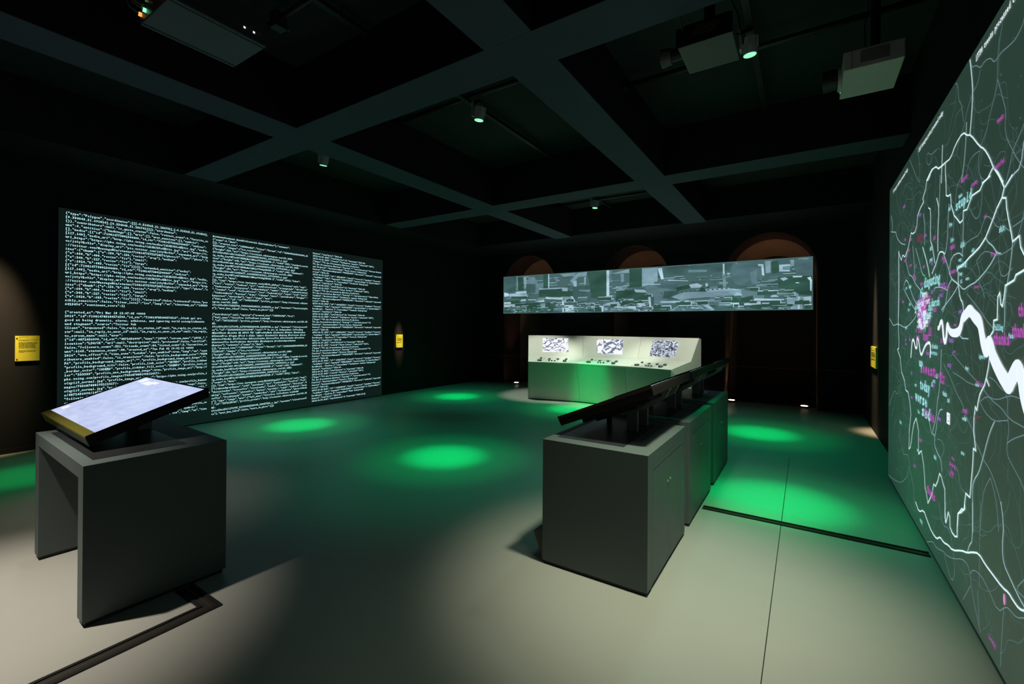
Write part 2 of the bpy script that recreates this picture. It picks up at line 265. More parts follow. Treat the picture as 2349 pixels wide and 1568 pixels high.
# ---------------------------------------------------------------- picture data (metres on the screen planes)
ROADS=[(18,[(4.077,2.551),(4.181,2.541),(4.216,2.485),(4.301,2.444),(4.278,2.413),(4.386,2.392),(4.476,2.36),(4.507,2.287),(4.571,2.254),(4.661,2.254),(4.722,2.273),(4.778,2.226),(4.876,2.156),(4.989,2.118),(5.088,2.147),(5.155,2.11),(5.232,2.156),(5.294,2.212)]),(14,[(4.181,2.539),(4.128,2.528),(4.027,2.57),(3.915,2.555),(3.853,2.522),(3.682,2.509),(3.565,2.497),(3.469,2.542),(3.323,2.56),(3.24,2.511),(3.19,2.499),(3.041,2.386),(2.982,2.358),(2.908,2.295),(2.854,2.231),(2.732,2.13)]),(18,[(4.181,2.539),(4.027,2.57),(3.915,2.555),(3.853,2.522),(3.682,2.509)]),(18,[(3.682,2.509),(3.666,2.38)]),(18,[(3.675,2.435),(3.659,2.305),(3.611,2.289),(3.56,2.287),(3.547,2.223),(3.484,2.149),(3.368,2.083),(3.314,2.088),(3.305,2.136),(3.243,2.128),(3.156,2.179),(3.038,2.175),(2.987,2.198),(2.891,2.203)]),(18,[(3.004,2.2),(2.93,2.2),(2.892,2.216),(2.854,2.231),(2.732,2.13)]),(20,[(2.788,2.179),(2.718,2.105),(2.744,2.067),(2.858,1.995),(2.95,1.932),(3.033,1.902),(3.198,1.873),(3.397,1.842),(3.42,1.826)]),(14,[(2.629,2.133),(2.711,2.103)]),(18,[(2.744,2.067),(2.698,2.055),(2.69,2.01),(2.664,1.951),(2.638,1.898),(2.623,1.86),(2.554,1.872),(2.542,1.826),(2.511,1.795)]),(11,[(2.623,1.86),(2.649,1.761),(2.673,1.711),(2.705,1.641),(2.709,1.518)]),(13,[(2.95,1.932),(2.918,1.905),(2.856,1.88),(2.804,1.841),(2.755,1.831)]),(13,[(2.804,1.841),(2.9,1.791),(3.083,1.738),(3.297,1.713),(3.384,1.752),(3.525,1.794)]),(20,[(2.51,1.732),(2.587,1.722),(2.605,1.703),(2.699,1.689),(2.711,1.646),(2.731,1.603),(2.751,1.614),(2.763,1.664),(2.787,1.646),(2.792,1.549),(2.836,1.545),(2.842,1.498),(2.887,1.472),(2.887,1.451)]),(20,[(2.886,1.388),(2.901,1.337),(2.931,1.281),(2.891,1.248)]),(20,[(2.931,1.281),(2.955,1.246),(3.021,1.195),(3.047,1.152),(3.063,1.113),(3.087,1.127),(3.108,1.063),(3.11,1.005),(3.078,0.914),(3.114,0.917),(3.122,0.84),(3.14,0.766),(3.166,0.658),(3.236,0.658),(3.265,0.567),(3.371,0.509),(3.391,0.398)]),(20,[(3.252,0.61),(3.251,0.574),(3.272,0.558),(3.303,0.556),(3.378,0.5),(3.387,0.376),(3.432,0.359),(3.491,0.359),(3.533,0.373),(3.541,0.43),(3.572,0.446),(3.617,0.37),(3.643,0.388),(3.645,0.483)]),(18,[(3.635,0.36),(3.653,0.555),(3.694,0.578),(3.737,0.608),(3.78,0.615),(3.823,0.556),(3.882,0.505),(3.929,0.507),(3.975,0.428),(4.09,0.33),(4.181,0.414),(4.222,0.549),(4.3,0.638),(4.398,0.59),(4.403,0.761),(4.488,0.841),(4.574,0.782),(4.705,0.574),(4.762,0.548),(4.757,0.694),(4.69,0.836),(4.74,0.93),(4.815,0.996),(4.917,1.003),(4.972,1.076),(5.112,1.134),(5.173,1.252),(5.294,1.308),(5.325,1.328)]),(16,[(5.325,1.321),(5.235,1.345),(5.302,1.533),(5.282,1.848),(5.294,2.212)]),(26,[(4.703,1.282),(4.66,1.419),(4.592,1.43),(4.524,1.36),(4.461,1.371),(4.484,1.441),(4.421,1.442),(4.337,1.301),(4.225,1.379),(4.135,1.414),(4.032,1.417),(4.046,1.316)]),(26,[(3.845,1.517),(3.815,1.51),(3.772,1.553),(3.73,1.553),(3.7,1.453),(3.667,1.426),(3.633,1.454),(3.621,1.544),(3.596,1.544),(3.569,1.496)]),(45,[(3.569,1.496),(3.495,1.483),(3.379,1.49),(3.336,1.522),(3.315,1.565),(3.253,1.582),(3.184,1.607),(3.117,1.573)]),(75,[(3.117,1.573),(3.027,1.543),(3.001,1.498),(2.975,1.443),(2.933,1.406),(2.895,1.445),(2.864,1.42),(2.818,1.381)]),(85,[(2.848,1.387),(2.826,1.368),(2.761,1.327),(2.706,1.297),(2.654,1.275),(2.617,1.314),(2.565,1.356),(2.524,1.323),(2.503,1.253)]),(9,[(2.522,2.694),(2.565,2.677),(2.612,2.67),(2.674,2.679),(2.768,2.699),(2.81,2.695),(2.854,2.699),(2.892,2.739),(2.972,2.768),(3.039,2.763),(3.111,2.815),(3.158,2.824),(3.197,2.866),(3.197,2.89)]),(7,[(2.749,2.814),(2.783,2.767),(2.81,2.695),(2.805,2.6),(2.851,2.533),(2.904,2.486),(2.942,2.431),(3.024,2.389),(3.058,2.344),(3.066,2.301),(3.039,2.242),(2.979,2.208)]),(8,[(2.805,2.6),(2.765,2.531),(2.737,2.479),(2.703,2.42),(2.719,2.333),(2.63,2.23),(2.582,2.181),(2.515,2.124)]),(14,[(3.207,2.89),(3.176,2.797),(3.155,2.693),(3.173,2.594),(3.2,2.503)]),(8,[(3.476,2.89),(3.429,2.865),(3.404,2.757),(3.359,2.732),(3.314,2.613)]),(7,[(3.039,2.76),(3.082,2.706),(3.155,2.699),(3.252,2.65),(3.303,2.584),(3.4,2.543),(3.444,2.481)]),(13,[(3.261,2.59),(3.27,2.498),(3.299,2.384),(3.351,2.294)]),(9,[(2.517,2.291),(2.63,2.23),(2.661,2.172),(2.705,2.118)]),(13,[(2.516,2.232),(2.546,2.138),(2.629,2.13),(2.679,2.111)]),(7,[(3.041,2.366),(3.131,2.379),(3.207,2.368),(3.256,2.322)]),(14,[(3.754,2.64),(3.777,2.41)]),(9,[(4.525,2.89),(4.416,2.729),(4.412,2.583)]),(9,[(4.798,2.875),(4.562,2.685),(4.432,2.596)]),(7,[(3.902,2.66),(4.063,2.675),(4.168,2.734),(4.203,2.671),(4.095,2.614),(4.029,2.664)]),(14,[(4.123,2.337),(4.054,2.309),(4.066,2.107),(3.998,2.05),(3.931,1.934)]),(16,[(4.3,2.096),(4.149,1.96),(4.077,1.857)]),(13,[(4.287,2.336),(4.228,2.225),(4.243,2.104)]),(15,[(3.894,2.348),(3.832,2.267),(3.859,2.132),(3.856,1.998)]),(12,[(3.807,2.473),(3.832,2.274)]),(10,[(3.33,2.335),(3.44,2.296),(3.451,2.24),(3.484,2.142),(3.506,2.041),(3.553,1.928),(3.551,1.826)]),(13,[(3.311,1.895),(3.388,1.927),(3.528,1.924),(3.602,1.845),(3.525,1.794)]),(12,[(3.304,2.08),(3.321,1.896)]),(14,[(3.684,1.959),(3.739,1.982),(3.826,1.99),(3.885,1.935),(4.01,1.874)]),(12,[(3.684,1.959),(3.631,2.007),(3.609,2.189),(3.597,2.242)]),(13,[(3.711,1.963),(3.602,1.866),(3.538,1.795),(3.395,1.753),(3.406,1.741),(3.611,1.668),(3.76,1.625)]),(13,[(3.525,1.794),(3.613,1.757),(3.65,1.663),(3.731,1.61)]),(14,[(3.397,1.823),(3.395,1.753),(3.36,1.674),(3.306,1.646),(3.29,1.589)]),(14,[(5.294,2.212),(5.251,1.846),(5.302,1.543)]),(13,[(4.842,1.893),(4.946,1.922),(5.051,1.861),(4.764,1.736),(4.489,1.634),(4.531,1.599),(4.664,1.566),(4.96,1.521),(5.302,1.554),(5.56,1.54),(5.812,1.617)]),(13,[(4.946,1.922),(4.842,1.893),(4.718,1.808),(4.578,1.726),(4.407,1.674),(4.215,1.723)]),(13,[(4.875,2.146),(4.951,2.079),(4.794,1.945),(4.675,1.924),(4.538,1.848),(4.291,1.761),(4.216,1.756)]),(13,[(4.659,2.16),(4.61,2.053),(4.561,1.886)]),(12,[(4.546,2.125),(4.416,2.011),(4.314,1.905),(4.219,1.879)]),(13,[(5.733,2.466),(5.458,2.416),(5.392,2.35),(5.177,2.262),(4.981,2.221)]),(12,[(5.739,2.628),(5.629,2.503),(5.662,2.453)]),(8,[(3.203,2.131),(3.144,2.077),(3.089,2.045),(3.036,2.059),(3.011,2.11),(3.004,2.191),(3.039,2.251)]),(9,[(2.858,1.995),(2.813,1.955),(2.716,1.937),(2.651,1.907)]),(9,[(2.858,1.995),(2.936,2.033),(2.984,2.015),(3.043,1.96),(3.26,1.955),(3.322,1.934)]),(9,[(2.512,1.929),(2.626,1.92)]),(8,[(3.085,1.841),(3.031,1.784),(3.048,1.735),(2.979,1.685),(2.962,1.651)]),(10,[(3.235,1.691),(3.118,1.637),(3.028,1.599),(2.944,1.552),(2.843,1.509)]),(8,[(3.085,1.841),(2.982,1.872),(2.901,1.86),(2.782,1.823),(2.65,1.833),(2.601,1.845)]),(8,[(2.782,1.823),(2.767,1.745),(2.712,1.725),(2.624,1.754)]),(13,[(3.38,1.522),(3.356,1.459),(3.21,1.458)]),(12,[(3.943,1.753),(3.943,1.776),(3.707,1.757),(3.626,1.737)]),(13,[(3.754,1.386),(3.765,1.241),(3.806,1.107),(3.849,1.05),(3.877,0.935),(3.985,0.825),(3.905,0.821),(3.919,0.762),(3.826,0.723),(3.753,0.711),(3.723,0.641)]),(13,[(3.718,1.018),(3.774,1.013),(3.832,0.964),(3.86,0.893),(3.905,0.821)]),(12,[(4.087,0.9),(3.984,0.817)]),(8,[(3.753,0.711),(3.658,0.797),(3.742,0.829),(3.843,0.815)]),(9,[(3.517,1.374),(3.247,1.295),(3.111,1.265),(2.988,1.232),(2.875,1.191),(2.731,1.171),(2.652,1.139),(2.502,1.133)]),(9,[(3.49,1.263),(3.309,1.247),(3.206,1.232),(3.039,1.232)]),(10,[(3.696,1.296),(3.538,1.226),(3.418,1.153),(3.306,1.111),(3.264,1.074),(3.203,1.035),(3.125,1.008),(3.106,0.965),(3.017,0.928),(2.974,0.899),(2.87,0.872),(2.795,0.82),(2.753,0.783),(2.718,0.735),(2.703,0.658)]),(8,[(2.892,1.29),(2.817,1.281),(2.76,1.257),(2.673,1.242),(2.665,1.137),(2.652,1.092),(2.67,1.04),(2.676,0.991),(2.613,0.958),(2.541,0.926),(2.499,0.898)]),(9,[(3.021,1.161),(2.953,1.122),(2.829,1.099),(2.665,1.132)]),(13,[(2.821,1.101),(2.873,1.05),(2.919,0.988),(2.974,0.899),(3.032,0.818),(3.103,0.765),(3.129,0.711),(3.116,0.502)]),(9,[(2.501,1.104),(2.614,1.066),(2.676,1.034)]),(8,[(2.87,0.84),(2.947,0.77),(2.979,0.701),(3.01,0.542)]),(9,[(2.87,0.84),(2.809,0.78),(2.779,0.714),(2.764,0.635)]),(8,[(3.021,1.161),(2.922,1.201),(2.801,1.196),(2.654,1.235),(2.58,1.239),(2.503,1.235)]),(8,[(3.432,0.744),(3.364,0.729),(3.341,0.66),(3.256,0.655)]),(9,[(5.83,0.74),(5.472,0.941),(5.28,0.91),(5.165,1.027)]),(9,[(5.789,0.06),(5.378,0.117),(5.081,0.19),(4.819,0.312),(4.749,0.416)]),(9,[(5.21,0.608),(5.033,0.443),(4.775,0.493),(4.723,0.376),(4.583,0.323),(4.557,0.197),(4.49,0.131)]),(16,[(4.498,0.21),(4.373,0.174),(4.22,0.242),(4.111,0.207),(3.976,0.179),(3.836,0.185),(3.764,0.231),(3.667,0.23),(3.575,0.256),(3.477,0.263),(3.299,0.336),(3.207,0.362),(3.122,0.401),(3.024,0.436),(2.932,0.423),(2.84,0.422),(2.713,0.421),(2.649,0.433),(2.6,0.425),(2.541,0.423),(2.493,0.439)]),(13,[(3.126,0.65),(3.123,0.455),(3.169,0.419),(3.207,0.362)]),(13,[(2.739,0.774),(2.704,0.688),(2.722,0.583),(2.702,0.524),(2.637,0.5),(2.577,0.478),(2.531,0.464),(2.493,0.457)]),(10,[(4.108,0.06),(3.943,0.132),(3.85,0.124),(3.665,0.179),(3.625,0.175),(3.453,0.225),(3.298,0.294),(3.196,0.307),(3.157,0.278),(3.118,0.192),(3.045,0.122),(2.992,0.073)]),(9,[(3.157,0.278),(3.102,0.326),(2.98,0.347),(2.884,0.329),(2.766,0.291),(2.673,0.364),(2.623,0.371),(2.564,0.375),(2.492,0.413)]),(8,[(3.147,0.224),(3.273,0.091)]),(8,[(2.699,0.341),(2.717,0.234),(2.735,0.076)]),(8,[(3.652,0.163),(3.598,0.118),(3.485,0.076),(3.428,0.167),(3.453,0.234)]),(9,[(3.038,0.254),(3.01,0.102)]),(9,[(2.577,0.482),(2.494,0.557)]),(8,[(3.003,0.69),(3.009,0.577),(3.015,0.436),(3.013,0.277)]),(8,[(3.797,0.435),(3.71,0.322),(3.528,0.362),(3.453,0.228)])]
WORDS=[('stupid','c',3.448,2.165,0.292,0.042),('disgusting','c',4.242,1.798,0.454,0.053),('harsh','c',4.003,1.656,0.207,0.04),('amazing','c',3.424,1.837,0.185,0.021),('shit','c',2.771,1.922,0.066,0.021),('dick','c',3.351,1.944,0.08,0.023),('falling','c',2.823,1.502,0.109,0.02),('fuck','c',2.656,1.47,0.056,0.016),('thanks','m',2.833,1.442,0.192,0.039),('thanks','m',2.619,1.476,0.168,0.039),('thanks','m',2.558,1.557,0.163,0.038),('lowest','m',4.341,1.197,0.454,0.057),('up','c',4.387,1.238,0.131,0.045),('today','c',4.352,1.076,0.312,0.057),('worse','c',4.52,0.972,0.406,0.059),('sad','c',4.289,0.896,0.266,0.059),('true','m',4.205,0.903,0.302,0.055),('ignore','c',3.029,1.368,0.087,0.017),('police','m',3.073,1.238,0.115,0.017),('thanks','m',4.112,0.405,0.232,0.041),('thanks','m',2.8,2.403,0.078,0.016),('beautiful','m',2.84,2.211,0.131,0.016),('support','m',3.341,2.292,0.116,0.019),('advantage','m',3.166,2.222,0.103,0.015),('free','m',2.867,1.831,0.071,0.016),('pressure','m',3.548,1.823,0.116,0.02),('huge','d',4.489,2.155,0.21,0.046),('funny','m',3.108,1.707,0.073,0.012),('crazy','v',3.788,1.766,0.135,0.024),('love','m',3.776,1.744,0.211,0.021),('lovely','m',2.869,0.122,0.088,0.016),('lowest','m',3.898,1.207,0.247,0.02),('sort','m',3.544,0.729,0.133,0.022),('great','v',3.377,1.592,0.065,0.014),('thanks','c',3.985,1.383,0.162,0.023),('worse','c',4.02,1.341,0.176,0.023),('ill','m',3.552,0.672,0.09,0.02),('great','m',3.286,1.072,0.083,0.018),('sad','d',3.09,1.076,0.066,0.015),('worse','c',3.293,1.029,0.069,0.016)]
SMALL=[('c',3.371,2.22),('c',3.584,2.197),('c',3.562,2.098),('c',3.53,2.005),('c',4.047,2.034),('c',4.045,1.959),('c',3.369,1.874),('c',3.352,1.796),('c',3.236,1.76),('c',3.34,1.754),('c',4.917,1.836),('c',4.767,1.835),('c',4.311,1.787),('c',4.763,1.694),('c',4.81,1.653),('c',3.141,1.892),('c',4.917,1.511),('c',4.452,1.515),('c',3.233,1.297),('c',3.066,1.229),('c',3.867,1.196),('c',3.944,1.159),('c',3.679,1.108),('c',3.586,1.082),('c',4.406,0.889),('c',3.253,1.036),('c',3.901,0.676),('c',3.301,0.845),('c',4.306,0.126),('c',5.154,0.685),('c',4.419,0.603),('c',3.992,1.131),('c',4.516,1.075),('m',5.045,2.541),('m',4.549,2.25),('m',4.982,2.25),('m',4.73,2.209),('m',3.951,2.088),('m',4.925,2.105),('m',4.825,2.139),('m',4.977,2.072),('m',4.748,2.006),('m',4.542,1.973),('m',4.258,1.937),('m',3.529,1.964),('m',2.96,2.024),('m',3.724,1.926),('m',3.696,1.905),('m',4.561,1.877),('m',4.331,1.823),('m',5.075,1.733),('m',4.606,1.908),('m',3.46,1.523),('m',3.755,1.424),('m',3.469,1.373),('m',3.735,1.176),('m',3.243,1.08),('m',3.48,0.771),('m',3.503,0.686),('m',4.542,0.459),('m',4.341,0.697),('m',3.765,1.223),('v',4.405,2.336),('v',4.226,2.151),('v',4.011,1.932),('v',3.348,1.597),('v',3.543,1.432),('v',4.93,1.409),('v',4.754,1.413),('v',4.929,1.375),('v',4.007,1.742),('v',3.776,1.705),('v',3.577,1.287),('v',3.802,0.94),('v',4.67,0.963),('v',4.675,1.15),('v',3.96,1.127),('v',4.133,1.332)]
HEADERS=[('17730 tweets processed today',3.11,2.829,0.451),('2115 Instagram posts processed today',4.453,2.825,0.71),('50 transport updates processed today',5.617,2.815,0.738)]
CITY=[(2,[(-6.7,2.83),(-6.323,2.83),(-6.342,2.442),(-6.7,2.418)]),(5,[(-6.323,2.83),(-6.279,2.83),(-6.232,2.456),(-6.298,2.447)]),(1,[(-6.265,2.792),(-6.104,2.801),(-6.101,2.469),(-6.263,2.457)]),(6,[(-6.104,2.801),(-6.018,2.804),(-5.994,2.575),(-6.058,2.468)]),(4,[(-5.953,2.793),(-5.784,2.784),(-5.657,2.596),(-5.512,2.607),(-5.511,2.446),(-5.696,2.345),(-5.992,2.355)]),(2,[(-6.016,2.613),(-5.74,2.6),(-5.738,2.364),(-6.014,2.356)]),(1,[(-5.514,2.83),(-5.372,2.828),(-5.369,2.476),(-5.511,2.464)]),(7,[(-5.38,2.829),(-5.344,2.83),(-5.341,2.468),(-5.377,2.462)]),(6,[(-5.054,2.813),(-4.632,2.816),(-4.65,2.738),(-4.859,2.75),(-4.936,2.737)]),(6,[(-4.595,2.803),(-4.336,2.822),(-4.354,2.721),(-4.557,2.716),(-4.706,2.569),(-4.782,2.624)]),(7,[(-4.706,2.62),(-4.601,2.632),(-4.6,2.478),(-4.667,2.481)]),(6,[(-4.409,2.707),(-4.354,2.704),(-4.371,2.519),(-4.407,2.521)]),(1,[(-4.337,2.83),(-3.84,2.824),(-3.835,2.182),(-4.223,2.193),(-4.262,2.531)]),(8,[(-3.85,2.825),(-3.785,2.824),(-3.78,2.174),(-3.846,2.182)]),(4,[(-3.785,2.824),(-3.72,2.823),(-3.718,2.555),(-3.783,2.541)]),(6,[(-3.719,2.751),(-3.319,2.82),(-3.318,2.743),(-3.6,2.728)]),(6,[(-3.516,2.723),(-3.44,2.718),(-3.432,2.557),(-3.498,2.528)]),(1,[(-3.309,2.822),(-3.029,2.817),(-3.027,2.41),(-3.306,2.406)]),(6,[(-3.029,2.817),(-2.688,2.813),(-2.685,2.488),(-3.027,2.41)]),(8,[(-2.687,2.798),(-2.597,2.801),(-2.556,2.559),(-2.61,2.552),(-2.656,2.687)]),(1,[(-5.635,2.451),(-5.012,2.461),(-4.934,2.405),(-4.704,2.397),(-4.703,2.242),(-5.633,2.27)]),(7,[(-5.656,2.48),(-5.012,2.478),(-4.992,2.453),(-5.614,2.45)]),(7,[(-5.012,2.478),(-4.838,2.471),(-4.837,2.384),(-4.972,2.39)]),(2,[(-4.705,2.483),(-4.262,2.497),(-4.223,2.126),(-4.552,2.066),(-4.703,2.242)]),(5,[(-4.536,2.407),(-4.261,2.396),(-4.26,2.346),(-4.535,2.373)]),(1,[(-3.614,2.354),(-3.202,2.354),(-2.916,2.28),(-2.889,2.06),(-3.297,2.006),(-3.63,2.111)]),(7,[(-3.202,2.364),(-2.963,2.345),(-2.916,2.28),(-3.169,2.296)]),(7,[(-3.615,2.371),(-3.414,2.372),(-3.414,2.353),(-3.614,2.351)]),(4,[(-2.963,2.407),(-2.61,2.485),(-2.312,2.44),(-2.369,2.23),(-2.547,2.052),(-2.852,2.028),(-2.9,2.28)]),(3,[(-2.762,2.507),(-2.46,2.532),(-2.054,2.502),(-2.254,2.437),(-2.311,2.319),(-2.579,2.36),(-2.762,2.43)]),(7,[(-3.011,2.473),(-2.624,2.461),(-2.624,2.439),(-3.011,2.447)]),(8,[(-2.475,2.539),(-2.054,2.499),(-2.068,2.488),(-2.475,2.521)]),(2,[(-2.548,2.298),(-2.253,2.286),(-2.252,2.105),(-2.577,2.145)]),(7,[(-2.213,2.802),(-2.027,2.814),(-1.749,2.75),(-1.749,2.73),(-2.169,2.763)]),(2,[(-2.551,2.813),(-1.22,2.8),(-1.219,2.672),(-1.694,2.615),(-2.55,2.62)]),(4,[(-2.055,2.726),(-1.694,2.703),(-1.694,2.659),(-2.055,2.672)]),(8,[(-1.399,2.804),(-1.37,2.805),(-1.363,2.596),(-1.397,2.592)]),(5,[(-1.413,2.599),(-1.348,2.601),(-1.336,2.337),(-1.393,2.334),(-1.394,2.454)]),(7,[(-1.169,2.811),(-1.138,2.808),(-1.13,2.757),(-0.807,2.751),(-0.8,2.723),(-1.156,2.739)]),(7,[(-1.322,2.616),(-0.966,2.606),(-0.966,2.578),(-1.322,2.588)]),(3,[(-1.22,2.8),(-0.674,2.802),(-0.673,2.5),(-0.915,2.319),(-1.166,2.386),(-1.27,2.59)]),(4,[(-0.917,2.597),(-0.794,2.645),(-0.793,2.369),(-0.878,2.373)]),(8,[(-0.783,2.755),(-0.686,2.748),(-0.668,2.528),(-0.709,2.535),(-0.722,2.709),(-0.77,2.713)]),(6,[(-0.662,2.801),(-0.567,2.802),(-0.566,2.576),(-0.644,2.567)]),(1,[(-0.556,2.793),(-0.438,2.795),(-0.426,2.568),(-0.542,2.548)]),(7,[(-0.426,2.716),(-0.254,2.717),(-0.231,2.676),(-0.368,2.672),(-0.368,2.618),(-0.254,2.611),(-0.254,2.579),(-0.426,2.589)]),(6,[(-0.255,2.792),(-0.187,2.792),(-0.168,2.685),(-0.231,2.676)]),(7,[(-0.053,2.795),(0.024,2.797),(0.013,2.693),(-0.053,2.69)]),(3,[(-0.187,2.792),(0.089,2.792),(0.091,2.51),(-0.118,2.496),(-0.186,2.633)]),(1,[(-0.448,2.488),(0.091,2.479),(0.093,2.119),(-0.206,2.155),(-0.435,2.244)]),(7,[(-0.413,2.459),(-0.333,2.476),(-0.276,2.446),(-0.355,2.408)]),(9,[(-0.208,2.493),(-0.063,2.49),(-0.062,2.461),(-0.203,2.464)]),(9,[(0.015,2.449),(0.069,2.465),(0.091,2.393),(0.048,2.403)]),(9,[(0.059,2.408),(0.091,2.401),(0.086,2.198),(0.064,2.211)]),(8,[(-0.162,2.371),(-0.106,2.369),(-0.106,2.353),(-0.158,2.355)]),(6,[(-2.253,2.226),(-2.109,2.266),(-1.691,2.25),(-1.064,2.269),(-0.792,2.217),(-1.064,2.185),(-1.967,2.127),(-2.223,2.105),(-2.399,2.17)]),(7,[(-1.746,2.311),(-1.32,2.322),(-1.064,2.269),(-1.691,2.25)]),(8,[(-2.039,2.412),(-1.885,2.435),(-1.774,2.385),(-1.829,2.344),(-1.996,2.342)]),(1,[(-2.312,2.364),(-2.039,2.412),(-2.024,2.337),(-2.282,2.287)]),(1,[(-1.829,2.329),(-1.747,2.34),(-1.705,2.266),(-1.828,2.264)]),(8,[(-1.72,2.427),(-1.679,2.425),(-1.67,2.366),(-1.719,2.36)]),(4,[(-1.064,2.269),(-0.792,2.217),(-0.671,2.171),(-0.671,2.089),(-1.063,2.101)]),(6,[(-2.607,2.069),(-1.911,2.081),(-1.423,2.097),(-1.423,2.054),(-1.882,2.036),(-2.607,2.038)]),(7,[(-2.622,2.085),(-2.037,2.085),(-2.036,1.995),(-2.079,1.996),(-2.079,2.056),(-2.622,2.054)]),(1,[(-2.759,1.98),(-2.412,1.988),(-2.411,1.875),(-2.758,1.875)]),(7,[(-2.774,1.995),(-2.397,1.994),(-2.391,1.912),(-2.412,1.912),(-2.418,1.97),(-2.774,1.964)]),(5,[(-2.426,1.875),(-2.251,1.985),(-1.799,1.981),(-1.744,1.916),(-1.541,1.875)]),(3,[(-2.28,1.949),(-1.826,1.941),(-1.744,1.875),(-2.367,1.875)]),(7,[(-1.799,1.99),(-1.69,2.017),(-1.541,1.883),(-1.608,1.875)]),(7,[(-1.191,2.189),(-1.127,2.221),(-1.051,2.185),(-1.051,2.156),(-1.19,2.155)]),(7,[(-0.564,2.127),(-0.505,2.171),(-0.435,2.136),(-0.435,2.109),(-0.564,2.108)]),(6,[(-0.297,2.105),(-0.05,2.111),(-0.048,1.875),(-0.295,1.875)]),(6,[(-0.24,2.157),(-0.184,2.202),(-0.116,2.158),(-0.112,2.086),(-0.24,2.09)]),(8,[(-0.127,2.1),(-0.094,2.112),(-0.093,1.875),(-0.126,1.875)]),(8,[(-0.05,2.097),(0.082,2.106),(0.082,2.015),(0.039,1.99),(-0.027,2.031)]),(1,[(-1.424,2.126),(-1.216,2.134),(-1.114,2.088),(-1.063,2.016),(-1.063,1.96),(-1.423,1.996)]),(1,[(-1.089,2.101),(-0.865,2.15),(-0.84,2.039),(-0.342,1.972),(-0.353,1.879),(-0.741,1.875),(-1.037,1.932)]),(8,[(-1.476,2.012),(-1.101,2.017),(-1.1,1.967),(-1.462,1.963)]),(8,[(-1.013,2.001),(-0.718,2.036),(-0.342,1.999),(-0.341,1.875),(-0.364,1.875),(-0.369,1.959),(-0.67,1.98),(-1.012,1.959)]),(8,[(-0.84,2.094),(-0.342,2.066),(-0.342,2.047),(-0.84,2.061)]),(9,[(-0.027,1.965),(0.087,1.968),(0.087,1.947),(-0.022,1.944)]),(1,[(-0.016,1.939),(0.087,1.942),(0.087,1.875),(-0.015,1.875)]),(1,[(-6.7,2.19),(-6.252,2.197),(-6.164,2.139),(-6.7,2.095)]),(8,[(-6.7,2.16),(-6.496,2.166),(-6.473,2.109),(-6.608,2.112),(-6.7,2.107)]),(8,[(-6.7,2.095),(-6.361,2.099),(-6.346,1.875),(-6.404,1.876),(-6.419,2.033),(-6.7,2.031)]),(1,[(-6.699,2.031),(-6.495,2.027),(-6.48,1.884),(-6.698,1.886)]),(1,[(-6.339,2.106),(-5.611,2.126),(-5.009,2.111),(-4.968,1.875),(-6.337,1.875)]),(5,[(-5.591,2.107),(-5.447,2.104),(-5.454,1.979),(-5.577,1.988)]),(8,[(-6.186,2.214),(-6.034,2.228),(-6.012,2.179),(-6.164,2.176)]),(8,[(-5.737,2.165),(-5.489,2.194),(-5.468,2.14),(-5.715,2.128)]),(8,[(-5.448,2.265),(-4.971,2.232),(-4.951,2.18),(-5.428,2.211)]),(8,[(-4.99,2.163),(-4.94,2.162),(-4.93,1.875),(-4.976,1.875)]),(6,[(-4.932,2.214),(-4.703,2.259),(-4.626,2.068),(-4.777,2.002),(-4.931,2.057)]),(8,[(-4.76,2.261),(-4.703,2.259),(-4.627,2.136),(-4.664,2.12)]),(8,[(-4.931,2.057),(-4.702,2.069),(-4.551,1.929),(-4.662,1.875),(-4.891,1.882)]),(7,[(-4.551,1.998),(-4.33,2.01),(-4.312,1.966),(-4.514,1.963)]),(8,[(-4.222,2.008),(-3.921,2.012),(-3.92,1.875),(-3.955,1.875),(-3.973,1.98),(-4.222,1.975)]),(1,[(-4.186,1.974),(-3.973,1.98),(-3.965,1.875),(-4.185,1.875)]),(8,[(-4.045,2.171),(-3.664,2.177),(-3.664,2.151),(-4.045,2.138)]),(7,[(-3.921,2.069),(-3.495,2.107),(-3.478,2.026),(-3.629,1.997),(-3.921,2.026)]),(1,[(-3.562,2.109),(-3.496,2.123),(-3.478,2.058),(-3.33,2.039),(-3.495,2.01)]),(8,[(-3.663,2.014),(-3.167,1.988),(-3.151,1.924),(-3.646,1.964)]),(8,[(-3.512,2.124),(-3.479,2.123),(-3.479,2.074),(-3.512,2.075)]),(8,[(-3.136,2.05),(-3.009,2.095),(-2.913,1.967),(-3.039,1.938)]),(8,[(-3.103,1.939),(-2.913,1.951),(-2.897,1.875),(-3.102,1.875)]),(8,[(-2.884,2.185),(-2.837,2.184),(-2.813,1.875),(-2.85,1.875)]),(2,[(-2.837,2.184),(-2.76,2.181),(-2.758,1.875),(-2.813,1.875)]),(8,[(-6.7,2.417),(-6.566,2.394),(-6.542,2.317),(-6.692,2.303)]),(8,[(-6.342,2.423),(-6.015,2.436),(-5.993,2.373),(-6.319,2.374)]),(7,[(-6.565,2.375),(-6.342,2.386),(-5.992,2.337),(-5.949,2.28),(-6.52,2.298)]),(1,[(-6.475,2.308),(-5.992,2.293),(-5.991,2.245),(-6.474,2.251)])]
